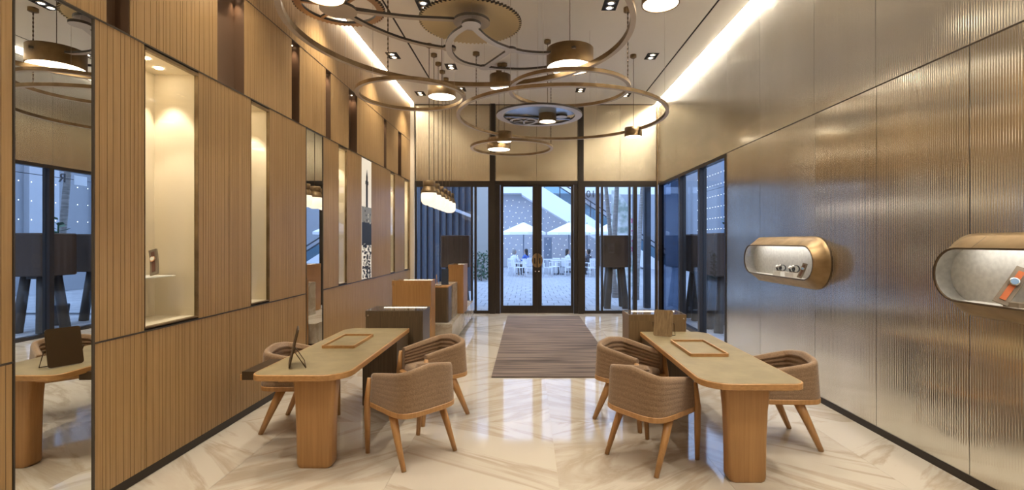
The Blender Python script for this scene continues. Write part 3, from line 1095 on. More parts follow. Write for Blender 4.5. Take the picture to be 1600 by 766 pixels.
def tray(label, pts, z):
    """shallow oak tray: four corner floor points (CCW)"""
    cx = sum(p[0] for p in pts) / 4; cy = sum(p[1] for p in pts) / 4
    t = thing('presentation_tray', label, 'tray', (cx, cy, z), group='presentation trays')
    hx = (abs(pts[1][0] - pts[0][0]) + abs(pts[2][0] - pts[3][0])) / 4
    hy = (abs(pts[3][1] - pts[0][1]) + abs(pts[2][1] - pts[1][1])) / 4
    outer = rrect(-hx, hx, -hy, hy, 0.02, 4)
    inner = rrect(-hx + 0.014, hx - 0.014, -hy + 0.014, hy - 0.014, 0.012, 4)
    m_ = MB()
    n = len(outer)
    m_.v += [(p[0], p[1], 0) for p in outer] + [(p[0], p[1], 0.026) for p in outer] + [(p[0], p[1], 0.026) for p in inner] + [(p[0], p[1], 0.006) for p in inner]
    for r in range(3):
        for i in range(n):
            j = (i + 1) % n
            m_.f.append([r * n + i, r * n + j, (r + 1) * n + j, (r + 1) * n + i]); m_.mi.append(0); m_.sm.append(False)
    m_.f.append(list(range(n))[::-1]); m_.mi.append(0); m_.sm.append(False)
    m_.build('tray_rim', M_OAKT, t)
    MB().prism(inner, 0.002, 0.008).build('leather_inlay', M_LEATHER, t)


def desk_pts(px):
    return [fl(a_, b_, TOPZ) for a_, b_ in px]


p = desk_pts([(504, 545), (555, 545), (583, 526), (536, 526)])
tray('shallow oak tray with leather base on the left desk', p, TOPZ + 0.0015)
p = desk_pts([(1072, 558), (1135, 558), (1104, 535), (1053, 535)])
tray('shallow oak tray with leather base on the right desk', p, TOPZ + 0.0015)


def desk_mirror(label, loc, rz, back, front=None, H=0.25, W=0.20):
    """tilted plate on a bent wire stand; plate faces +x"""
    t = thing('desk_mirror', label, 'mirror', loc, rz, group='small desk mirrors')
    tilt = 0.22
    pl = MB()
    pts_ = rrect(-W / 2, W / 2, 0.0, H, 0.02, 4)
    for d_ in (0.0, 0.010):
        for (yy, zz) in pts_:
            pl.v.append((-zz * math.sin(tilt) + d_ * math.cos(tilt), yy, 0.006 + zz * math.cos(tilt) + d_ * math.sin(tilt)))
    n = len(pts_)
    pl.f.append(list(range(n))[::-1]); pl.mi.append(0); pl.sm.append(False)
    pl.f.append([n + i for i in range(n)]); pl.mi.append(1); pl.sm.append(False)
    for i in range(n):
        j = (i + 1) % n
        pl.f.append([i, j, n + j, n + i]); pl.mi.append(0); pl.sm.append(False)
    pl.build('mirror_plate', [back, front or M_MIRROR], t)
    w_ = W / 2 + 0.012
    hz = 0.14
    MB().tube([(-0.03, -w_ + 0.0, hz), (-0.11, -w_, 0.006), (-0.11, w_, 0.006), (-0.03, w_, hz)], 0.004, 6).build('wire_stand', M_BRONZED, t)
    MB().tube([(-0.034, -w_ - 0.006, hz), (-0.034, w_ + 0.006, hz)], 0.004, 6).build('hinge_bar', M_BRONZED, t)


p = fl(449, 575, TOPZ)
desk_mirror('small dark desk mirror on a wire stand near the front of the left desk', (p[0], p[1] + 0.04, TOPZ + 0.0015), 0.452 + PI, M_BRONZED, M_BRONZED, 0.30, 0.22)
p = fl(1034, 527, TOPZ)
desk_mirror('small wood backed desk mirror on a wire stand at the back of the right desk', (p[0] + 0.01, p[1], TOPZ + 0.0015), -PI / 2 - 0.45, M_OLIVE, M_OLIVEL, 0.27, 0.19)

# ================================================================== LEFT BACK COUNTER
pl = MB().box(-2.1, -1.20, 7.85, 11.0, 0.07, 0.385, 0).box(-2.1, -1.27, 7.9, 10.95, 0.0, 0.07, 1).build('counter_plinth', [M_MARBP, M_FRAME])
tag(pl, 'low marble plinth under the cabinets at the left, with dark recessed toe', 'plinth')
display_case('tall light oak glass topped case beside the oak wall behind the left desk', -2.04, -1.45, 7.40, 7.75, 1.12, M_OAKF, True)
dbx = MB().prism(rrect(-1.62, -1.285, 8.0, 8.36, 0.035, 4), 0.385, 0.952).prism(rrect(-1.622, -1.283, 7.998, 8.40, 0.035, 4), 0.952, 0.972, 1).build('counter_cabinet', [M_WALNUT, M_OAKT])
tag(dbx, 'dark smoked cabinet with pale top standing on the marble plinth', 'cabinet')
mb_ = MB().box(-1.62, -1.28, 8.402, 8.98, 0.385, 0.97).build('marble_block', M_MARBP)
tag(mb_, 'pale marble block on the plinth behind the dark smoked cabinet', 'block')
display_case('narrow tall light oak glass topped column on the marble plinth', -1.45, -1.17, 9.0, 9.62, 1.285, M_OAKF, True, z0=0.385)
np_ = MB()
np_.box(-0.06, 0.06, -0.012, 0.0, 0, 0.27, 0)
np_.box(-0.045, 0.045, 0.0, 0.05, 0, 0.012, 0)
npo = np_.build('display_plate', M_BLUEPL, None, (-1.395, 8.32, 0.972))
npo.rotation_euler = (0, 0, 0.2)
tag(npo, 'dark navy plate standing on the smoked cabinet top', 'plate')
tr = MB().box(-0.10, 0.05, -0.08, 0.06, 0, 0.018, 0, 0.01).build('small_tray', M_STAND, None, (-1.47, 8.14, 0.972))
tag(tr, 'small dark tray lying on the smoked cabinet top', 'tray')
tk = MB().tube([(0, 0, 0), (-0.02, 0.02, 0.17)], 0.006, 8).build('pen', M_OAKT, None, (-1.52, 8.30, 0.972))
tag(tk, 'thin wooden stick standing beside the small tray on the cabinet', 'pen')

# ================================================================== CAPSULE VITRINES


def stadium(y0, y1, z0, z1, n=14):
    r = (z1 - z0) / 2; zc = (z0 + z1) / 2
    pts = []
    for k in range(n + 1):
        t_ = -PI / 2 + PI * k / n
        pts.append((y1 - r + r * math.cos(t_), zc + r * math.sin(t_)))
    for k in range(n + 1):
        t_ = PI / 2 + PI * k / n
        pts.append((y0 + r + r * math.cos(t_), zc + r * math.sin(t_)))
    return pts


def vitrine(label, y0, y1):
    t = thing('wall_vitrine', label, 'display case', (XR, (y0 + y1) / 2, (CZ0 + CZ1) / 2), group='capsule wall vitrines')
    hl, hh = (y1 - y0) / 2, (CZ1 - CZ0) / 2
    A = stadium(-hl - 0.085, hl + 0.085, -hh - 0.10, hh + 0.10)      # at the wall
    A2 = stadium(-hl - 0.06, hl + 0.06, -hh - 0.075, hh + 0.075)
    B = stadium(-hl, hl, -hh, hh)                                     # front lip
    Bi = stadium(-hl + 0.012, hl - 0.012, -hh + 0.012, hh - 0.012)
    Ci = stadium(-hl - 0.005, hl + 0.005, -hh - 0.005, hh + 0.005)
    n = len(A)

    def loft(secs, mats, mis, flip=False):
        m_ = MB()
        for sec, x_ in secs:
            m_.v += [(x_, q[0], q[1]) for q in sec]
        for i in range(len(secs) - 1):
            for j in range(n):
                j2 = (j + 1) % n
                f_ = [i * n + j, i * n + j2, (i + 1) * n + j2, (i + 1) * n + j]
                m_.f.append(f_ if flip else f_[::-1]); m_.mi.append(mis[i]); m_.sm.append(True)
        return m_
    D = 0.15
    body = loft([(A, 0.0), (A, -0.012), (A2, -0.04), (B, -D + 0.012), (B, -D)], None, [1, 0, 0, 0])
    body.build('bronze_shell', [M_BRONZE, M_BRONZED], t)
    lip = loft([(B, -D), (Bi, -D), (Bi, -D + 0.012)], None, [0, 0])
    lip.build('front_lip', M_BRONZED, t)
    cav = loft([(Bi, -D + 0.012), (Ci, -D + 0.02), (Ci, -0.014)], None, [0, 0])
    cav.f.append([2 * n + j for j in range(n)]); cav.mi.append(0); cav.sm.append(False)
    cav.build('cavity', M_SILVER, t)
    g = MB()
    g.v += [(-D + 0.006, q[0], q[1]) for q in Bi]
    g.f.append(list(range(n))); g.mi.append(0); g.sm.append(False)
    g.build('glass_pane', M_GLASSN, t)
    MB().box(-D + 0.012, -0.016, -hl + 0.19, hl - 0.19, -hh + 0.002, -hh + 0.010).build('floor_plate', M_WHITE, t)
    MB().box(-D + 0.02, -D + 0.035, -hl + 0.20, hl - 0.20, hh - 0.012, hh - 0.004).build('light_strip', M_LEDW, t)
    for yy in (-0.62 * hl, 0.1, 0.62 * hl):          # joints of the shell
        MB().add([(-D + 0.011, yy - 0.003, hh + 0.0012), (-D + 0.011, yy + 0.003, hh + 0.0012), (-0.0395, yy + 0.003, hh + 0.0772), (-0.0395, yy - 0.003, hh + 0.0772)],
                 [(0, 1, 2, 3)]).build('shell_joint', M_BRONZED, t)
    return t, hl, hh


v1, hl, hh = vitrine('bronze capsule shaped glass vitrine on the brass wall, farther one above the chair', *caps[0])
v2, hl2, hh2 = vitrine('bronze capsule shaped glass vitrine on the brass wall, nearer one cut by the frame', *caps[1])
zf = CZ0 + 0.0105
# far vitrine: two white blocks with watches
for (ya_, yb_, hgt, lab) in ((5.50, 5.68, 0.055, 'nearer'), (5.78, 5.96, 0.055, 'farther')):
    o = MB().box(-0.04, 0.04, 0, yb_ - ya_, 0, hgt).build('watch_block', M_WHITE, None, (XR - 0.085, ya_, zf))
    tag(o, f'white block holding a watch in the farther capsule vitrine, the {lab} block', 'block', 'white blocks in the vitrines')


def ring_watch(label, loc, rz, r=0.034):
    t = thing('watch', label, 'watch', loc, rz, group='watches on display')
    m_ = MB()
    m_.ring(r, 0.006, -0.012, 0.012, 28)
    st = m_.build('strap', M_HAIR, t, (0, 0, r + 0.006)); st.rotation_euler = (PI / 2, 0, 0)
    cs = MB().lathe([(0.020, 0), (0.023, 0.005), (0.019, 0.013)], 18).build('watch_case', M_CHROME, t, (-r * 0.75, 0, r * 1.75))
    cs.rotation_euler = (0, -0.8, 0)
    MB().lathe([(0.016, 0.013), (0.016, 0.0145)], 16).build('dial', M_WHITE, cs)
    MB().box(-0.02, 0.02, -0.02, 0.02, 0, 0.008).build('cushion', M_STAND, t)


ring_watch('round steel watch on the farther white block in the far vitrine', (XR - 0.08, 5.90, zf + 0.056), 0.3, 0.03)
ring_watch('second steel watch on the farther white block in the far vitrine', (XR - 0.08, 5.82, zf + 0.056), -0.2, 0.034)
ring_watch('steel watch on the nearer white block in the far vitrine', (XR - 0.08, 5.61, zf + 0.056), 0.2, 0.03)
ring_watch('larger steel watch on the nearer white block in the far vitrine', (XR - 0.08, 5.53, zf + 0.056), -0.1, 0.038)
watch('watch', 'watch on a dark leaning stand at the right end of the far vitrine', (XR - 0.09, 5.40, zf + 0.01), 0.64, M_STRAP_B, M_CHROME, 0.8).rotation_euler = (0.25, 0, 0.64)
watch('watch', 'orange strap watch on a leaning stand in the nearer vitrine', (XR - 0.075, 3.13, zf + 0.016), 0.64, M_STRAP_O, M_CHROME, 1.2).rotation_euler = (0.42, 0, 0.64)
o = MB().box(-0.03, 0.03, 0, 0.10, 0, 0.03).build('price_card', M_STAND, None, (XR - 0.085, 2.985, zf))
tag(o, 'small grey card lying beside the orange strap watch', 'card')
o = MB().box(-0.035, 0.035, 0, 0.22, 0, 0.075).build('watch_block', M_WHITE, None, (XR - 0.07, 2.72, zf))
tag(o, 'white block at the frame edge in the nearer capsule vitrine', 'block', 'white blocks in the vitrines')

# ================================================================== CEILING MOBILE


def cz(px, py, dz):
    """pixel of a point dz above the eye -> (X, Y)"""
    Y = F * dz / (CY - py)
    return ((px - CX) * Y / F, Y)


def wire(m_, x_, y_, z0, z1, r=0.0022):
    m_.tube([(x_, y_, z0), (x_, y_, z1)], r, 5, smooth=False)
    return m_


def hung_ring(label, cx_, cy_, R, dz, sec=(0.05, 0.045), cords=()):
    z = EYE + dz
    t = thing('ceiling_ring', label, 'ceiling ring', (cx_, cy_, z), group='brass rings hung from the ceiling')
    MB().ring(R, sec[0], -sec[1] / 2, sec[1] / 2, 128, 0, bot_mi=1).build('ring_band', [M_RING, M_TAUPE], t)
    for k in range(4):
        a_ = PI / 4 + PI / 2 * k + 0.3
        wire(MB(), R * math.cos(a_), R * math.sin(a_), sec[1] / 2, ZC - z, 0.0016).build('suspension_wire', M_TAUPE, t)
    for a_ in cords:
        x_, y_ = R * math.cos(a_), R * math.sin(a_)
        c_ = MB()
        zz = sec[1] / 2
        c_.tube([(x_, y_, zz), (x_, y_, ZC - z)], 0.006, 6)
        k = 0
        while zz < ZC - z - 0.05:
            c_.tube([(x_, y_, zz), (x_, y_, zz + 0.03)], 0.0095, 6); zz += 0.06
        cd = c_.build('power_cord', M_BRONZED, t)
        MB().lathe([(0.035, 0), (0.06, 0.01), (0.06, 0.06)], 16, c=(x_, y_, ZC - z - 0.061)).build('ceiling_canopy', M_RING, cd)
    return t


hung_ring('largest brass ring, overhead, cut by the top edge of the photo', -0.67, 5.15, 1.74, 2.2, (0.055, 0.06), (2.3,))
hung_ring('wide brass ring hanging low in the middle with two drum lamps on it', 0.53, 7.70, 1.60, 1.95, (0.05, 0.045), (2.65,))
hung_ring('medium brass ring above the wide ring, right of the large drum lamp', 0.58, 6.85, 0.82, 2.12, (0.05, 0.045), (0.0,))
hung_ring('brass ring nearest the oak wall, around a drum lamp', -1.62, 6.88, 0.73, 2.05, (0.05, 0.045))
hung_ring('smallest brass ring hanging lowest near the entrance door', -0.30, 9.50, 0.77, 1.816, (0.05, 0.045), (0.15,))


def drum(label, x_, y_, zb, D, H):
    """drum lamp: zb = height of its underside"""
    t = thing('drum_lamp', label, 'pendant lamp', (x_, y_, zb), group='bronze drum lamps')
    R = D / 2
    MB().lathe([(R, 0.0), (R, H)], 48, capb=False).lathe([(R - 0.012, 0.0), (R, 0.0)], 48, capb=False, capt=False).lathe([(R - 0.012, 0.02), (R - 0.012, 0.0)], 48, capb=False, capt=False).build('drum_shade', M_BRONZE, t)
    MB().lathe([(R - 0.012, 0.006), (R - 0.012, 0.014)], 48).build('diffuser', M_LAMP_E, t)
    cb_ = wire(MB(), 0, 0, H, ZC - zb, 0.0045).build('cable', M_BRONZED, t)
    MB().lathe([(0.03, 0), (0.055, 0.015), (0.055, 0.06)], 16, c=(0, 0, ZC - zb - 0.061)).build('ceiling_canopy', M_RING, cb_)
    return t


def drum_px(label, px, py, D_or_Y, wpx, hpx, Y=None):
    """centre of the underside at (px, py); width in px; distance Y"""
    Y_ = Y
    dz = (CY - py) * Y_ / F
    drum(label, (px - CX) * Y_ / F, Y_, EYE + dz, wpx * Y_ / F, hpx * Y_ / F)


drum_px('large bronze drum lamp in front, hanging on the largest ring', 890.5, 106, 0, 73, 28, 6.3)
drum_px('bronze drum lamp at the top edge, right of the largest ring', 1032, 7, 0, 58, 22, 4.7)
drum_px('bronze drum lamp inside the ring nearest the oak wall', 690.5, 152, 0, 44, 19, 7.25)
drum_px('bronze drum lamp behind the far edge of the largest ring', 781.5, 137, 0, 33, 19, 9.0)
drum_px('bronze drum lamp through the clockwork disc in the middle', 855.5, 190.5, 0, 27.5, 20, 7.95)
drum_px('bronze drum lamp on the right side of the wide ring', 989.5, 214, 0, 27, 14, 8.57)
drum_px('small bronze drum lamp on the far edge of the wide ring', 788, 221.5, 0, 24, 15, 8.98)
drum_px('bronze drum lamp inside the smallest and lowest ring', 779.5, 234, 0, 36.5, 17, 9.3)
drum_px('bronze drum lamp at the top left edge over the spoked gear', 507, -4, 0, 62, 22, 4.9)


def gear_poly(R, teeth, depth):
    pts = []
    for k in range(teeth):
        a_ = 2 * PI * k / teeth
        da = 2 * PI / teeth
        for f_, r_ in ((0.0, R - depth), (0.22, R), (0.5, R), (0.68, R - depth)):
            pts.append((r_ * math.cos(a_ + f_ * da), r_ * math.sin(a_ + f_ * da)))
    return pts


def hang(t, pts, z0, z1):
    for (x_, y_) in pts:
        wire(MB(), x_, y_, z0, z1, 0.0016).build('suspension_wire', M_TAUPE, t)


GD = 2.62
t = thing('gear_disc', 'solid gold toothed gear disc hanging under the ceiling', 'gear', (-0.68, 5.90, EYE + GD))
MB().prism(gear_poly(0.61, 72, 0.03), 0, 0.03, 1, cap_mi=1, bot_mi=0).build('toothed_plate', [M_GOLD, M_DARKE], t)
hang(t, [(0.45, 0), (-0.3, 0.35), (-0.3, -0.35)], 0.03, ZC - EYE - GD)

t = thing('spoked_gear', 'copper spoked gear wheel near the oak wall at the top left', 'gear', (-2.10, 5.50, EYE + GD))
R = 0.49
gp = gear_poly(R, 60, 0.022)
m = MB()
n = len(gp)
inn = [(0.40 * math.cos(math.atan2(q[1], q[0])), 0.40 * math.sin(math.atan2(q[1], q[0]))) for q in gp]
for z_ in (0.0, 0.03):
    m.v += [(q[0], q[1], z_) for q in gp] + [(q[0], q[1], z_) for q in inn]
for i in range(n):
    j = (i + 1) % n
    m.f += [[i, n + i, n + j, j], [2 * n + i, 2 * n + j, 3 * n + j, 3 * n + i], [i, j, 2 * n + j, 2 * n + i], [n + i, 3 * n + i, 3 * n + j, n + j]]
    m.mi += [0, 0, 1, 1]; m.sm += [False] * 4
m.build('toothed_rim', [M_COPPER, M_DARKE], t)
for k in range(6):
    a_ = PI / 3 * k + 0.35
    MB().ribbon([(0.05 * math.cos(a_), 0.05 * math.sin(a_)), (0.41 * math.cos(a_), 0.41 * math.sin(a_))], 0.035, 0.002, 0.028, 0, 1).build('spoke', [M_COPPER, M_DARKE], t)
hang(t, [(0.44, 0), (-0.22, 0.38), (-0.22, -0.38)], 0.03, ZC - EYE - GD)

# flat bridges of the clockwork
AD = 2.47
t = thing('clockwork_bridge', 'taupe two armed bridge from the spoked gear to the gold gear disc', 'clockwork bridge', (0, 0, EYE + AD))
hubc = cz(529, 17, AD)
MB().prism(circle(hubc[0], hubc[1], 0.19, 40), 0, 0.03, 1, bot_mi=0).build('hub', [M_TAUPE, M_DARKE], t)
j0 = cz(737, 36, AD)
MB().prism(circle(j0[0], j0[1], 0.205, 40), 0.0, 0.03, 1, bot_mi=0).build('joint_disc', [M_TAUPE, M_DARKE], t)


def path_px(pp, dz, sub=5):
    P = [Vector(cz(a_, b_, dz)) for a_, b_ in pp]
    out = []
    for i in range(len(P) - 1):
        p0, p1, p2, p3 = P[max(i - 1, 0)], P[i], P[i + 1], P[min(i + 2, len(P) - 1)]
        for s in range(sub):
            u = s / sub
            out.append(0.5 * ((2 * p1) + (p2 - p0) * u + (2 * p0 - 5 * p1 + 4 * p2 - p3) * u * u + (3 * p1 - p0 - 3 * p2 + p3) * u ** 3))
    out.append(P[-1])
    return [(q.x, q.y) for q in out]


MB().ribbon(path_px([(540, 17), (580, 22), (640, 29), (700, 32), (725, 34)], AD), 0.062, 0.001, 0.029, 0, 1).build('arm', [M_TAUPE, M_DARKE], t)
MB().ribbon(path_px([(545, 26), (580, 44), (620, 60), (660, 71), (703, 78)], AD), 0.062, 0.001, 0.029, 0, 1).build('arm', [M_TAUPE, M_DARKE], t)
je = cz(702, 77, AD)
MB().prism(circle(je[0], je[1], 0.085, 28), 0.0, 0.031, 1, bot_mi=0).build('end_disc', [M_TAUPE, M_DARKE], t)
hang(t, [hubc, j0], 0.03, ZC - EYE - AD)

BD = 2.36
t = thing('clockwork_bridge', 'pale grey curved bridge looping below the gold gear disc', 'clockwork bridge', (0, 0, EYE + BD))
mats = [M_LILAC, M_DARKE]
c0 = cz(736.5, 40, BD)
MB().prism(circle(c0[0], c0[1], 0.105, 32), 0, 0.03, 1, bot_mi=0).build('hub', mats, t)
MB().ribbon(path_px([(728, 43), (709, 56), (701, 72), (706, 88), (724, 100), (757, 107)], BD), 0.075, 0.001, 0.029, 0, 1).build('arm', mats, t)
MB().ribbon(path_px([(741, 45), (755, 58), (772, 69), (798, 79)], BD), 0.075, 0.001, 0.029, 0, 1).build('arm', mats, t)
c1 = cz(757, 107, BD); c2 = cz(798, 79.5, BD)
MB().ribbon([c1, c2], 0.07, 0.0015, 0.0285, 0, 1).build('arm', mats, t)
MB().ribbon(path_px([(798, 79.5), (830, 84), (862, 84), (900, 76)], BD), [0.08] * 3 + [0.06] * 13, 0.0005, 0.0295, 0, 1).build('arm', mats, t)
MB().ribbon(path_px([(757, 107), (790, 109.5), (830, 109.5), (875, 104)], BD), [0.075] * 3 + [0.05] * 13, 0.0005, 0.0295, 0, 1).build('arm', mats, t)
MB().prism(circle(c1[0], c1[1], 0.075, 24), 0, 0.031, 1, bot_mi=0).build('end_disc', mats, t)
MB().prism(circle(c2[0], c2[1], 0.075, 24), 0, 0.031, 1, bot_mi=0).build('end_disc', mats, t)
hang(t, [c0, c1, c2], 0.03, ZC - EYE - BD)

# clockwork disc near the middle lamp
t = thing('clockwork_disc', 'round clockwork disc coloured with reflected blue daylight, with gear cut outs around a drum lamp', 'clockwork disc', (0.19, 7.95, EYE + 2.03))
MB().ring(0.635, 0.115, 0, 0.03, 80, 1, bot_mi=0).build('outer_rim', [M_LILAC, M_DARKE], t)
m = MB()
poly = []
for k in range(41):
    a_ = PI * 0.97 + PI * 1.05 * k / 40
    r_ = 0.585 - (0.03 if k % 8 < 3 else 0)
    poly.append((r_ * math.cos(a_), r_ * math.sin(a_)))
poly += [(0.42, 0.10), (0.30, 0.16), (0.12, 0.05), (-0.02, 0.12), (-0.2, 0.02), (-0.4, 0.10)]
m.prism(poly, 0.035, 0.055, 1, bot_mi=0)
m.build('base_plate', [M_DAYBLUE, M_DARKE], t)
MB().prism(gear_poly(0.24, 40, 0.018), 0.06, 0.064, 1, bot_mi=1).ring(0.215, 0.05, 0.0, 0.03, 48, 1, (-0.25, 0.33), bot_mi=0).build('small_gear', [M_LILAC, M_DARKE], t)
for k in range(5):
    a_ = 2 * PI * k / 5 + 0.3
    MB().ribbon([(-0.25, 0.33), (-0.25 + 0.2 * math.cos(a_), 0.33 + 0.2 * math.sin(a_))], 0.03, 0.003, 0.027, 0, 1).build('spoke', [M_LILAC, M_DARKE], t)
MB().ribbon([(-0.56, 0.05), (-0.2, 0.1), (0.15, 0.2), (0.52, 0.22)], 0.06, 0.004, 0.03, 0, 1).build('bridge_bar', [M_DAYBLUE, M_DARKE], t)
MB().prism(circle(0.36, 0.05, 0.10, 24), 0.0, 0.03, 1, bot_mi=0).build('end_disc', [M_LILAC, M_DARKE], t)
hang(t, [(0.6, 0.05), (-0.35, 0.5), (-0.35, -0.5)], 0.03, ZC - EYE - 2.03)

# glass pendants over the counter
gp = None
for k in range(6):
    y_ = 8.1 + 0.42 * k
    if gp is None:
        t = thing('glass_pendant', '', 'pendant lamp', group='opal glass pendants over the counter')
        MB().lathe([(0.098, 0.02), (0.127, 0.0), (0.134, 0.008), (0.134, 0.02), (0.118, 0.05), (0.096, 0.10), (0.092, 0.11)], 28, c=(0, 0, 0.205), capb=False).build('bell_cap', M_RING, t)
        MB().lathe([(0.094, 0.31), (0.100, 0.315), (0.100, 0.40), (0.094, 0.405)], 28).lathe([(0.101, 0.335), (0.101, 0.345)], 28, capb=False, capt=False).build('socket', M_RING, t)
        MB().lathe([(0.001, 0.0), (0.06, 0.004), (0.10, 0.022), (0.125, 0.06), (0.132, 0.12), (0.130, 0.18), (0.118, 0.215)], 32, capb=False).build('glass_globe', M_OPAL, t)
        cbl = wire(MB(), 0, 0, 0.405, ZC - 2.30, 0.0055).build('cable', M_BRONZED, t)
        MB().lathe([(0.03, 0), (0.055, 0.015), (0.055, 0.06)], 16, c=(0, 0, ZC - 2.30 - 0.061)).build('ceiling_canopy', M_RING, cbl)
        gp = t
        o = t
    else:
        o = copy_tree(gp)
    o.location = (-1.62, y_, 2.30)
    nth = ['nearest', 'second', 'third', 'fourth', 'fifth', 'farthest'][k]
    o['label'] = f'{nth} of the six glowing opal glass pendants in a row over the left counter'

# recessed downlights
dl_pos = [(-2.35, y_) for y_ in (-0.2, 2.0, 4.2, 6.4, 8.6, 10.8)] + [(-1.42, y_) for y_ in (-0.2, 2.0, 4.45, 6.77, 9.14, 10.5)] + \
         [(1.14, y_) for y_ in (-0.2, 2.0, 4.45, 6.77, 9.14, 10.56)] + [(2.18, y_) for y_ in (-0.2, 2.0, 4.2, 6.4, 8.63, 10.9)]
dlp = None
row_name = {-2.35: 'beside the oak wall', -1.42: 'above the left desk line', 1.14: 'above the right desk line', 2.18: 'beside the brass wall'}
cnt = {}
ordn = ['', 'sixth', 'fifth', 'fourth', 'third', 'second', 'first']
for (x_, y_) in dl_pos:
    if dlp is None:
        t = thing('recessed_downlight', '', 'downlight', group='recessed twin downlights')
        m = MB()
        a_, b_ = 0.10, 0.15
        m.box(-a_, a_, -b_, -b_ + 0.012, -0.004, 0.0).box(-a_, a_, b_ - 0.012, b_, -0.004, 0.0).box(-a_, -a_ + 0.012, -b_ + 0.012, b_ - 0.012, -0.004, 0.0).box(a_ - 0.012, a_, -b_ + 0.012, b_ - 0.012, -0.004, 0.0)
        m.box(-a_ + 0.012, a_ - 0.012, -b_ + 0.012, b_ - 0.012, -0.0012, -0.0002)
        m.build('trim_frame', M_BLACK, t)
        for s in (-1, 1):
            lm = MB().lathe([(0.058, 0.0), (0.062, -0.006), (0.05, -0.010), (0.036, -0.006)], 20, c=(0, s * 0.068, -0.002), capb=False, capt=False).build('lamp', M_CHROME, t)
            MB().lathe([(0.037, -0.0075), (0.037, -0.0065)], 16, c=(0, s * 0.068, -0.002)).build('bulb', M_DL_E, lm)
        dlp = t; o = t
    else:
        o = copy_tree(dlp)
    o.location = (x_, y_, ZC)
    cnt[x_] = cnt.get(x_, 0) + 1
    o['label'] = f'twin recessed downlight {row_name[x_]}, {ordn[cnt[x_]]} from the entrance'
    wash = x_ in (-2.35, 2.18)                    # the outer rows wash the walls
    spot('downlight_beam', (x_, y_ + 0.02, ZC - 0.03), SPOT_W * (1.7 if wash else 0.95), 1.75 if wash else 1.05, 0.9 if wash else 0.22, (1.0, 0.87, 0.68) if x_ < -2 else WARM, 0.05 if wash else 0.022)

# ================================================================== OUTDOORS
patio = struct(MB().box(-30, 30, YF + 0.06, 60, -0.10, -0.022).box(XR + 0.08, 30, -8, YF + 0.06, -0.10, -0.022).build('patio', M_PAVEJ))
patio['label'] = 'grey paved courtyard outside the entrance'
pm = MB().box(0.007, 0.307, 0.007, 0.613, -0.02, 0.0).mesh('paver', M_PAVE)
for r in range(12):
    for c_ in range(24):
        link('paver', pm, patio, (-3.2 + c_ * 0.314 + (0.0 if r % 2 else 0.157), YF + 0.12 + r * 0.62, -0.004))
fp = MB()
for r in range(34):
    for c_ in range(-32, 60):
        x_, y_ = -3.2 + c_ * 0.314 + (0.0 if r % 2 else 0.157), YF + 0.12 + r * 0.62
        if r < 12 and 0 <= c_ < 24:
            continue
        fp.add([(x_ + 0.004, y_ + 0.004, -0.005), (x_ + 0.31, y_ + 0.004, -0.005), (x_ + 0.31, y_ + 0.616, -0.005), (x_ + 0.004, y_ + 0.616, -0.005)], [(0, 1, 2, 3)])
for r in range(20):
    for c_ in range(22):
        x_, y_ = XR + 0.15 + c_ * 0.314, -1 + r * 0.62
        fp.add([(x_ + 0.004, y_ + 0.004, -0.005), (x_ + 0.31, y_ + 0.004, -0.005), (x_ + 0.31, y_ + 0.616, -0.005), (x_ + 0.004, y_ + 0.616, -0.005)], [(0, 1, 2, 3)])
f_ = fp.build('far_pavers', M_PAVE, patio)
f_['kind'] = 'stuff'


def outdoor_lamp(label, x_, y_, proto_=[None]):
    if proto_[0] is None:
        t = thing('outdoor_floor_lamp', label, 'lamp', (x_, y_, 0), group='giant brown lamps outside the windows')
        MB().prism(rrect(-0.365, 0.365, -0.365, 0.365, 0.05, 5), 1.055, 1.865, 0, bev=0.02, smooth=False).build('lamp_shade', M_SHADE, t)
        for sx in (-1, 1):
            for sy in (-1, 1):
                MB().tube([(sx * 0.235, sy * 0.235, -0.004), (sx * 0.15, sy * 0.15, 1.06)], [0.088, 0.075], 14).build('leg', M_LAMPLEG, t)
        MB().box(-0.2, 0.2, -0.2, 0.2, 1.0, 1.056).build('collar', M_LAMPLEG, t)
        proto_[0] = t
    else:
        t = copy_tree(proto_[0])
        t.location = (x_, y_, 0); t['label'] = label
    return t


outdoor_lamp('giant brown lamp outside the window right of the entrance door', 2.27, 12.75)
outdoor_lamp('giant brown lamp outside the window left of the entrance door', -1.83, 12.75)
outdoor_lamp('giant brown lamp outside the right hand window, the nearer one', 3.80, 9.40)
outdoor_lamp('giant brown lamp outside the right hand window, the farther one', 3.86, 10.85)


# courtyard wall with string lights
def ox(px, Y): return (px - CX) * Y / F
def oz(py, Y): return EYE + (CY - py) * Y / F


wb = thing('courtyard_wall', 'pale grey courtyard wall hung with small lights behind the umbrellas', 'wall', (0, 34, 0))
MB().box(-9, 14, 0, 0.3, -0.02, oz(304, 34)).build('wall_slab', M_OWALL, wb)
MB().box(-9, 5.2, -0.9, 0.3, oz(304, 34), oz(304, 34) + 0.35).build('roof_edge', M_OWHITE, wb)
MB().box(ox(850, 34), ox(862, 34), -0.02, 0.0, 0, oz(371, 34)).build('doorway', M_BLUEW, wb)
bl = MB()
for i in range(26):
    for j in range(11):
        x_ = -3.2 + i * 0.42 + 0.13 * math.sin(j * 2.1); z_ = 0.8 + j * 0.37 + 0.08 * math.sin(i * 1.7)
        s_ = 0.020
        bl.add([(x_ - s_, -0.05, z_), (x_ + s_, -0.05, z_), (x_, -0.05 - s_, z_), (x_, -0.05 + s_, z_), (x_, -0.05, z_ - s_), (x_, -0.05, z_ + s_)],
               [(0, 2, 5), (2, 1, 5), (1, 3, 5), (3, 0, 5), (2, 0, 4), (1, 2, 4), (3, 1, 4), (0, 3, 4)])
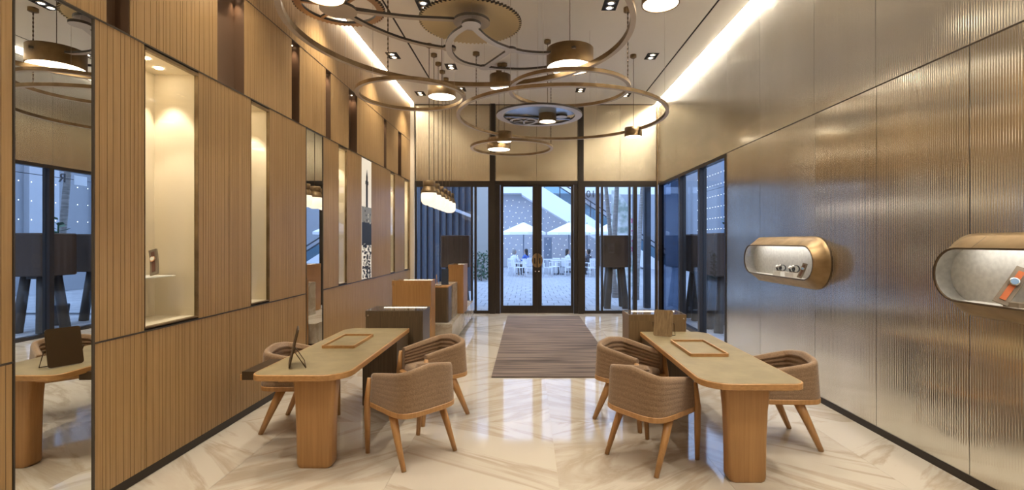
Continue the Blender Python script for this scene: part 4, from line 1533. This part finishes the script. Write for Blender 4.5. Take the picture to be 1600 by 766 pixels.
lb = bl.build('string_lights', M_BULB, wb); lb['kind'] = 'stuff'
ub = MB().box(-12, 16, 40, 40.4, 0, 14).build('background_building', M_OWHITE)
tag(ub, 'pale building far behind the courtyard wall', 'building')

# escalator
EY = 30.5
es = thing('escalator', 'white escalator with glass balustrade descending to the right behind the umbrellas', 'escalator', (0, EY, 0))


def xz_poly(pts, y0, y1, name, m_, parent, Y):
    q = MB()
    n_ = len(pts)
    P_ = [(ox(a_, Y), oz(b_, Y)) for a_, b_ in pts]
    for yy in (y0, y1):
        q.v += [(a_, yy, b_) for a_, b_ in P_]
    q.f.append(list(range(n_))); q.f.append([n_ + i for i in range(n_)][::-1])
    q.mi += [0, 0]; q.sm += [False, False]
    for i in range(n_):
        j = (i + 1) % n_
        q.f.append([i, n_ + i, n_ + j, j]); q.mi.append(0); q.sm.append(False)
    return q.build(name, m_, parent)


SL = 0.64
xz_poly([(815, 271), (1040, 271 + 225 * SL), (1040, 296 + 225 * SL), (815, 304)][::-1], 0, 1.3, 'truss', M_OWHITE, es, EY)
xz_poly([(832, 266), (1040, 266 + 208 * SL), (1040, 282 + 208 * SL), (832, 282)][::-1], 0.03, 0.06, 'balustrade_glass', M_OGLASS, es, EY)
for k_ in range(2):
    xz_poly([(832, 264 - k_ * 8), (1040, 264 - k_ * 8 + 208 * SL), (1040, 266 - k_ * 8 + 208 * SL), (832, 266 - k_ * 8)][::-1], 0.0, 0.09, 'handrail', M_ODARK, es, EY)
for k_ in range(4):
    x_ = 850 + 24 * k_
    xz_poly([(x_, 256 + (x_ - 832) * SL), (x_ + 1.6, 256 + (x_ - 832) * SL), (x_ + 1.6, 282 + (x_ - 832) * SL), (x_, 282 + (x_ - 832) * SL)][::-1], 0.0, 0.04, 'post', M_ODARK, es, EY)


def umbrella(label, px, Y, R=1.25):
    t = thing('market_umbrella', label, 'umbrella', (ox(px, Y), Y, 0), rz=0.2, group='white courtyard umbrellas')
    n_ = 8
    zt_, ze = 2.78, 2.22
    m_ = MB()
    m_.v.append((0, 0, zt_))
    for k_ in range(n_):
        a_ = 2 * PI * k_ / n_
        m_.v.append((R * math.cos(a_), R * math.sin(a_), ze))
    for k_ in range(n_):
        a_ = 2 * PI * k_ / n_
        m_.v.append((R * math.cos(a_), R * math.sin(a_), ze - 0.14))
    for k_ in range(n_):
        j = (k_ + 1) % n_
        m_.f += [[0, 1 + k_, 1 + j], [1 + k_, 1 + n_ + k_, 1 + n_ + j, 1 + j]]
        m_.mi += [0, 0]; m_.sm += [False, False]
    m_.build('canopy', M_CANVAS, t)
    MB().tube([(0, 0, -0.02), (0, 0, zt_ + 0.06)], 0.03, 8).build('pole', M_BLUEW, t)
    MB().lathe([(0.28, -0.02), (0.28, 0.04), (0.06, 0.08)], 16).build('base', M_ODARK, t)


umbrella('white umbrella behind the left door leaf', 818, 27)
umbrella('white umbrella behind the right door leaf', 889, 27.4)
umbrella('white umbrella seen through the window just right of the door column', 917, 29.3, 1.05)
umbrella('white umbrella behind the giant lamp right of the door', 958, 25.8, 1.2)


def patio_chair(label, px, Y, rz, pr_=[None]):
    if pr_[0] is None:
        t = thing('cafe_chair', label, 'chair', group='white courtyard chairs')
        MB().box(-0.21, 0.21, -0.21, 0.21, 0.43, 0.46).build('seat', M_OWHITE, t)
        b_ = MB().box(-0.21, 0.21, -0.235, -0.21, 0.82, 0.88).box(-0.21, -0.18, -0.235, -0.21, 0.46, 0.82).box(0.18, 0.21, -0.235, -0.21, 0.46, 0.82)
        for k_ in range(5):
            b_.box(-0.13 + k_ * 0.06, -0.11 + k_ * 0.06, -0.23, -0.215, 0.46, 0.82)
        b_.build('backrest', M_OWHITE, t)
        for sx in (-1, 1):
            MB().box(sx * 0.2 - 0.015, sx * 0.2 + 0.015, -0.2, 0.2, 0.64, 0.67).build('armrest', M_OWHITE, t)
            for sy in (-1, 1):
                MB().tube([(sx * 0.21, sy * 0.21, -0.004), (sx * 0.19, sy * 0.19, 0.44 if sy < 0 else 0.65)], 0.017, 6).build('leg', M_OWHITE, t)
        pr_[0] = t
    else:
        t = copy_tree(pr_[0])
    t.location = (ox(px, Y), Y, 0); t.rotation_euler = (0, 0, rz); t['label'] = label


def cafe_table(label, px, Y):
    t = thing('cafe_table', label, 'table', (ox(px, Y), Y, 0), group='white courtyard tables')
    MB().box(-0.42, 0.42, -0.42, 0.42, 0.71, 0.745).build('table_top', M_OWHITE, t)
    MB().tube([(0, 0, 0), (0, 0, 0.71)], 0.035, 8).build('post', M_ODARK, t)
    MB().box(-0.25, 0.25, -0.25, 0.25, -0.004, 0.03).build('base', M_ODARK, t)


def person(label, px, Y, rz, shirt, hair, long_hair=False):
    """seated figure facing +y before rotation, one continuous body mesh"""
    t = thing('person', label, 'person', (ox(px, Y), Y, 0), rz, group='people seated in the courtyard')
    m_ = MB()
    tr_ = mat('trousers_dark', (0.05, 0.055, 0.07), 0.8)
    m_.tube([(0, 0, 0.46), (0, -0.01, 0.58), (0, 0.0, 0.75), (0, 0.02, 0.92), (0, 0.03, 1.0), (0, 0.035, 1.06)], [0.15, 0.14, 0.15, 0.175, 0.12, 0.055], 12, 0, sq=0.7, up=(1, 0, 0))
    m_.tube([(0, 0.035, 1.04), (0, 0.04, 1.10), (0, 0.05, 1.14), (0, 0.055, 1.20), (0, 0.05, 1.27), (0, 0.045, 1.31)], [0.05, 0.055, 0.078, 0.092, 0.08, 0.03], 12, 1)
    for s in (-1, 1):
        m_.tube([(s * 0.08, 0, 0.50), (s * 0.11, 0.22, 0.53), (s * 0.12, 0.44, 0.50), (s * 0.12, 0.46, 0.25), (s * 0.12, 0.45, 0.05), (s * 0.12, 0.56, 0.02)], [0.09, 0.085, 0.065, 0.055, 0.04, 0.035], 10, 2)
        m_.tube([(s * 0.15, 0.02, 0.96), (s * 0.22, 0.04, 0.86), (s * 0.24, 0.06, 0.72), (s * 0.17, 0.24, 0.76)], [0.06, 0.052, 0.043, 0.035], 10, 0)
        m_.tube([(s * 0.17, 0.24, 0.76), (s * 0.14, 0.31, 0.775), (s * 0.12, 0.36, 0.775)], [0.035, 0.038, 0.02], 8, 1)
    m_.tube([(0, 0.135, 1.19), (0, 0.16, 1.175)], [0.018, 0.012], 6, 1)
    m_.build('body', [shirt, M_SKIN, tr_], t)
    h_ = MB()
    h_.tube([(0, 0.03, 1.335), (0, 0.02, 1.31), (0, 0.01, 1.25), (0, -0.005, 1.18), (0, -0.02, 1.12), (0, -0.035, 0.95 if long_hair else 1.10)], [0.03, 0.085, 0.098, 0.09, 0.07, 0.05], 12)
    h_.build('hair', hair, t)


sh_w = mat('shirt_white', (0.7, 0.72, 0.75), 0.8); sh_b = mat('shirt_blue', (0.05, 0.13, 0.42), 0.8); sh_d = mat('shirt_dark', (0.06, 0.06, 0.07), 0.8)
person('person in a white shirt seated at a courtyard table, left door leaf', 803, 24.6, -0.7, sh_w, M_HAIRG)
person('person in a blue top with black hair seated behind the left door leaf', 822.5, 25.6, 0.9, sh_b, M_HAIR, True)
person('person with long black hair seated behind the right door leaf', 886, 25.2, -1.2, sh_w, M_HAIR, True)
person('person in dark clothes seated outside the window right of the door', 920, 24.6, 0.8, sh_d, M_HAIR)
patio_chair('white chair under the person in the white shirt', 803, 24.6, -0.7)
patio_chair('white chair under the person in the blue top', 822.5, 25.6, 0.9)
patio_chair('white chair under the long haired person', 886, 25.2, -1.2)
patio_chair('white chair under the person in dark clothes', 920, 24.6, 0.8)
patio_chair('empty white chair nearest the door, left of the door handles', 828, 23.6, 0.15)
patio_chair('empty white chair just right of the person in the white shirt', 812.5, 24.0, 1.2)
patio_chair('empty white chair nearest the door, right of the door handles', 856, 23.9, -0.1)
patio_chair('empty white chair behind the one right of the door handles', 866, 24.9, 2.6)
patio_chair('empty white chair at the right edge of the right door leaf', 892, 23.9, -0.4)
patio_chair('empty white chair beside the person in dark clothes', 927, 23.6, 0.1)
patio_chair('lone white chair beside the hedge left of the door', 756, 23.2, -1.3)
cafe_table('white cafe table behind the left door leaf', 818, 26.9)
cafe_table('white cafe table behind the right door leaf', 873, 25.8)
cafe_table('white cafe table outside the window right of the door', 915, 25.9)

# slatted facade left of the entrance
sf = thing('slatted_facade', 'dark vertical slat facade outside the window left of the door', 'facade', (0, 17.0, 0))
MB().box(-8.0, ox(735, 17.0), 0.25, 0.35, 0, 5.2).build('backing_glass', M_BLUEW, sf)
sm_ = MB().box(-0.045, 0.045, 0, 0.22, 0, 5.2).mesh('slat', M_ODARK)
for k_ in range(24):
    link('slat', sm_, sf, (ox(735, 17) - 0.02 - k_ * 0.22, 0, 0))
q = MB()
q.add([(ox(700, 17), -0.06, oz(326, 17)), (ox(738, 17), -0.06, oz(341, 17)), (ox(738, 17), -0.06, oz(336, 17)), (ox(700, 17), -0.06, oz(321, 17)),
       (ox(700, 17), -0.01, oz(326, 17)), (ox(738, 17), -0.01, oz(341, 17)), (ox(738, 17), -0.01, oz(336, 17)), (ox(700, 17), -0.01, oz(321, 17))],
      [(0, 1, 2, 3), (7, 6, 5, 4), (0, 4, 5, 1), (3, 2, 6, 7), (0, 3, 7, 4), (1, 5, 6, 2)])
q.build('rail', M_OWALL, sf)
bw = MB().box(ox(737, 22), ox(766, 22), 22, 22.3, 0, 6.2).build('beige_wall', mat('beige_render', (0.46, 0.43, 0.38), 0.8))
tag(bw, 'beige rendered wall outside, just left of the entrance column', 'wall')


def bush(label, name, x_, y_, r_, h_, n_=120):
    t = thing(name, label, 'plant', (x_, y_, 0))
    lv = MB()
    for _ in range(n_):
        a_ = rnd.random() * 2 * PI; rr_ = r_ * math.sqrt(rnd.random()); z_ = 0.1 + h_ * rnd.random()
        c_ = Vector((rr_ * math.cos(a_), rr_ * math.sin(a_), z_))
        u = Vector((rnd.uniform(-1, 1), rnd.uniform(-1, 1), rnd.uniform(-0.5, 1))).normalized() * 0.14
        v = u.cross(Vector((rnd.uniform(-1, 1), rnd.uniform(-1, 1), 1))).normalized() * 0.05
        lv.add([c_ - v * 0.2, c_ + u * 0.5 + v, c_ + u, c_ + u * 0.5 - v], [(0, 1, 2, 3)])
    l_ = lv.build('foliage', M_PLEAF, t); l_['kind'] = 'stuff'
    MB().tube([(0, 0, -0.004), (0, 0, h_ * 0.6)], [0.03, 0.015], 6).build('stem', M_BARK, t)


bush('green bush outside the narrow window left of the door', 'bush', ox(752, 21.4), 21.4, 0.38, 1.15, 260)


def palm(label, base, top, r0=0.11, leaves=True, lean=0.0):
    t = thing('palm_tree', label, 'palm tree', (base[0], base[1], 0), group='slim palm trees outside')
    d_ = (top[0] - base[0], top[1] - base[1])
    H = top[2]
    pts = [(d_[0] * u + lean * math.sin(PI * u), d_[1] * u, -0.01 + H * u) for u in [i / 8 for i in range(9)]]
    MB().tube(pts, [r0 * (1 - 0.35 * i / 8) * (1.5 if i == 0 else 1) for i in range(9)], 10).build('trunk', M_BARK, t)
    fr_ = MB()
    for k_ in range(9):
        a_ = 2 * PI * k_ / 9 + 0.3
        prev_ = None
        for s in range(7):
            u = s / 6
            rr_ = 0.95 * u
            c_ = Vector((pts[-1][0] + rr_ * math.cos(a_), pts[-1][1] + rr_ * math.sin(a_), H + 0.5 * math.sin(u * 2.2) - 0.5 * u * u))
            sd = Vector((-math.sin(a_), math.cos(a_), 0)) * (0.16 * math.sin(PI * (0.1 + 0.88 * u)))
            cur = [c_ - sd - Vector((0, 0, 0.08)), c_, c_ + sd - Vector((0, 0, 0.08))]
            if prev_:
                o_ = len(fr_.v)
                fr_.v += [tuple(q_) for q_ in prev_ + cur]
                fr_.f += [[o_, o_ + 1, o_ + 4, o_ + 3], [o_ + 1, o_ + 2, o_ + 5, o_ + 4]]
                fr_.mi += [0, 0]; fr_.sm += [False, False]
            prev_ = cur
    fr_.build('fronds', M_LEAF, t)


def at(px, Y): return (ox(px, Y), Y)


palm('slim leaning palm trunk left of the giant lamp, right window', at(962, 15), (ox(943, 15), 15.2, 4.6), 0.075)
palm('slim palm trunk rising behind the giant lamp', at(956, 16.5), (ox(967, 16.5), 16.5, 5.0), 0.10)
palm('slim palm trunk leaning right, near the dark corner column', at(993, 14.5), (ox(1009, 14.5), 14.6, 4.6), 0.075)
palm('slim palm outside the right hand window, leaning towards the shop', (6.4, 12.4), (5.6, 12.0, 5.0), 0.09)
palm('slim palm outside the right hand window, leaning away', (6.1, 11.0), (6.9, 10.4, 5.2), 0.09)
cc = MB().box(ox(1007, 12.6), ox(1017, 12.6), 12.6, 12.75, 0, 4.5).build('dark_column', M_ODARK)
tag(cc, 'dark square column outside by the right corner', 'column')
# flower garland on an arch panel behind the lamp
ar_ = thing('flower_arch', 'pale arched panel with pink flowers outside the right window', 'arch', (ox(978, 19), 19, 0))
m = MB()
pts = [(-0.55, 0.0)] + [(0.55 - 1.1 * k_ / 10, 2.1 + 1.6 * math.sin(PI * k_ / 20)) for k_ in range(10, -1, -1)] + [(0.55, 0.0)]
n = len(pts)
for yy in (0, 0.06):
    m.v += [(a_, yy, b_) for a_, b_ in pts]
m.f += [list(range(n))[::-1], [n + i for i in range(n)]]; m.mi += [0, 0]; m.sm += [False, False]
for i in range(n):
    j = (i + 1) % n
    m.f.append([i, j, n + j, n + i]); m.mi.append(0); m.sm.append(False)
m.build('arch_panel', noise_color('arch_pattern', (0.75, 0.75, 0.72), (0.30, 0.36, 0.30), (1, 1, 1), 4, 3, 0.8), ar_)
m = MB()
for k_ in range(26):
    m.lathe([(0.001, -0.05), (0.05, 0.0), (0.001, 0.05)], 6, c=(0.30 + rnd.uniform(-0.08, 0.08), -0.05, 1.3 + k_ * 0.055), capb=False, capt=False)
m.build('flowers', M_PINK, ar_)['kind'] = 'stuff'

# facade opposite the right hand window (seen in the mirror and beside the lamps)
rf = thing('side_facade', 'pale facade with rows of small lights opposite the right hand window', 'facade', (10.5, 0, 0))
MB().box(0, 0.4, -8, 36, 0, 9).build('wall_slab', M_FACADE, rf)
for k_ in range(9):
    MB().box(-0.18, 0.0, 6 + k_ * 2.4, 7.0 + k_ * 2.4, 0, 8).build('pilaster', M_BLUEW if k_ % 3 == 2 else M_OWALL, rf)
bl = MB()
for j in range(9):
    for i in range(60):
        y_, z_ = 6 + i * 0.4, 1.8 + j * 0.6
        s_ = 0.02
        bl.add([(-0.25 - s_, y_, z_), (-0.25 + s_, y_, z_), (-0.25, y_ - s_, z_), (-0.25, y_ + s_, z_), (-0.25, y_, z_ - s_), (-0.25, y_, z_ + s_)],
               [(0, 2, 5), (2, 1, 5), (1, 3, 5), (3, 0, 5), (2, 0, 4), (1, 2, 4), (3, 1, 4), (0, 3, 4)])
bl.build('row_lights', M_BULB, rf)['kind'] = 'stuff'
hs = thing('hanging_sign', 'dark letter R and white plate hung on a cable outside, seen in the mirror', 'sign', (5.2, 11.3, 3.15))
td = bpy.data.curves.new('letter', 'FONT'); td.body = 'R'; td.size = 0.30; td.extrude = 0.01; td.align_x = 'CENTER'
td.materials.append(M_ODARK)
lt = text_mesh('letter', td, hs, (0, 0, -0.08)); lt.rotation_euler = (PI / 2, 0, -PI / 2)
MB().box(-0.01, 0.01, 0.30, 0.62, -0.10, 0.12).build('plate', M_OWHITE, hs)
MB().tube([(0.03, -3.5, 0.02), (0.03, 3.5, 0.02)], 0.008, 6).build('cable', M_ODARK, hs)
# small plant behind the nearer outdoor lamp
t = thing('potted_plant', 'small leafy plant with red flowers above the nearer outdoor lamp', 'plant', (4.15, 10.1, 0))
MB().lathe([(0.14, -0.004), (0.18, 0.4), (0.17, 0.42)], 16).build('pot', M_ODARK, t)
MB().tube([(0, 0, 0.4), (0.02, 0, 1.3), (0, 0, 2.1)], 0.015, 6).build('stem', M_LEAF, t)
lv = MB()
for k_ in range(16):
    a_ = k_ * 2.4; z_ = 1.55 + 0.04 * k_
    d_ = Vector((math.cos(a_), math.sin(a_), 0.35)) * 0.22
    s_ = Vector((-math.sin(a_), math.cos(a_), 0)) * 0.07
    c_ = Vector((0, 0, z_))
    lv.add([c_, c_ + d_ * 0.5 + s_, c_ + d_, c_ + d_ * 0.5 - s_], [(0, 1, 2, 3)])
lv.build('leaves', M_LEAF, t)
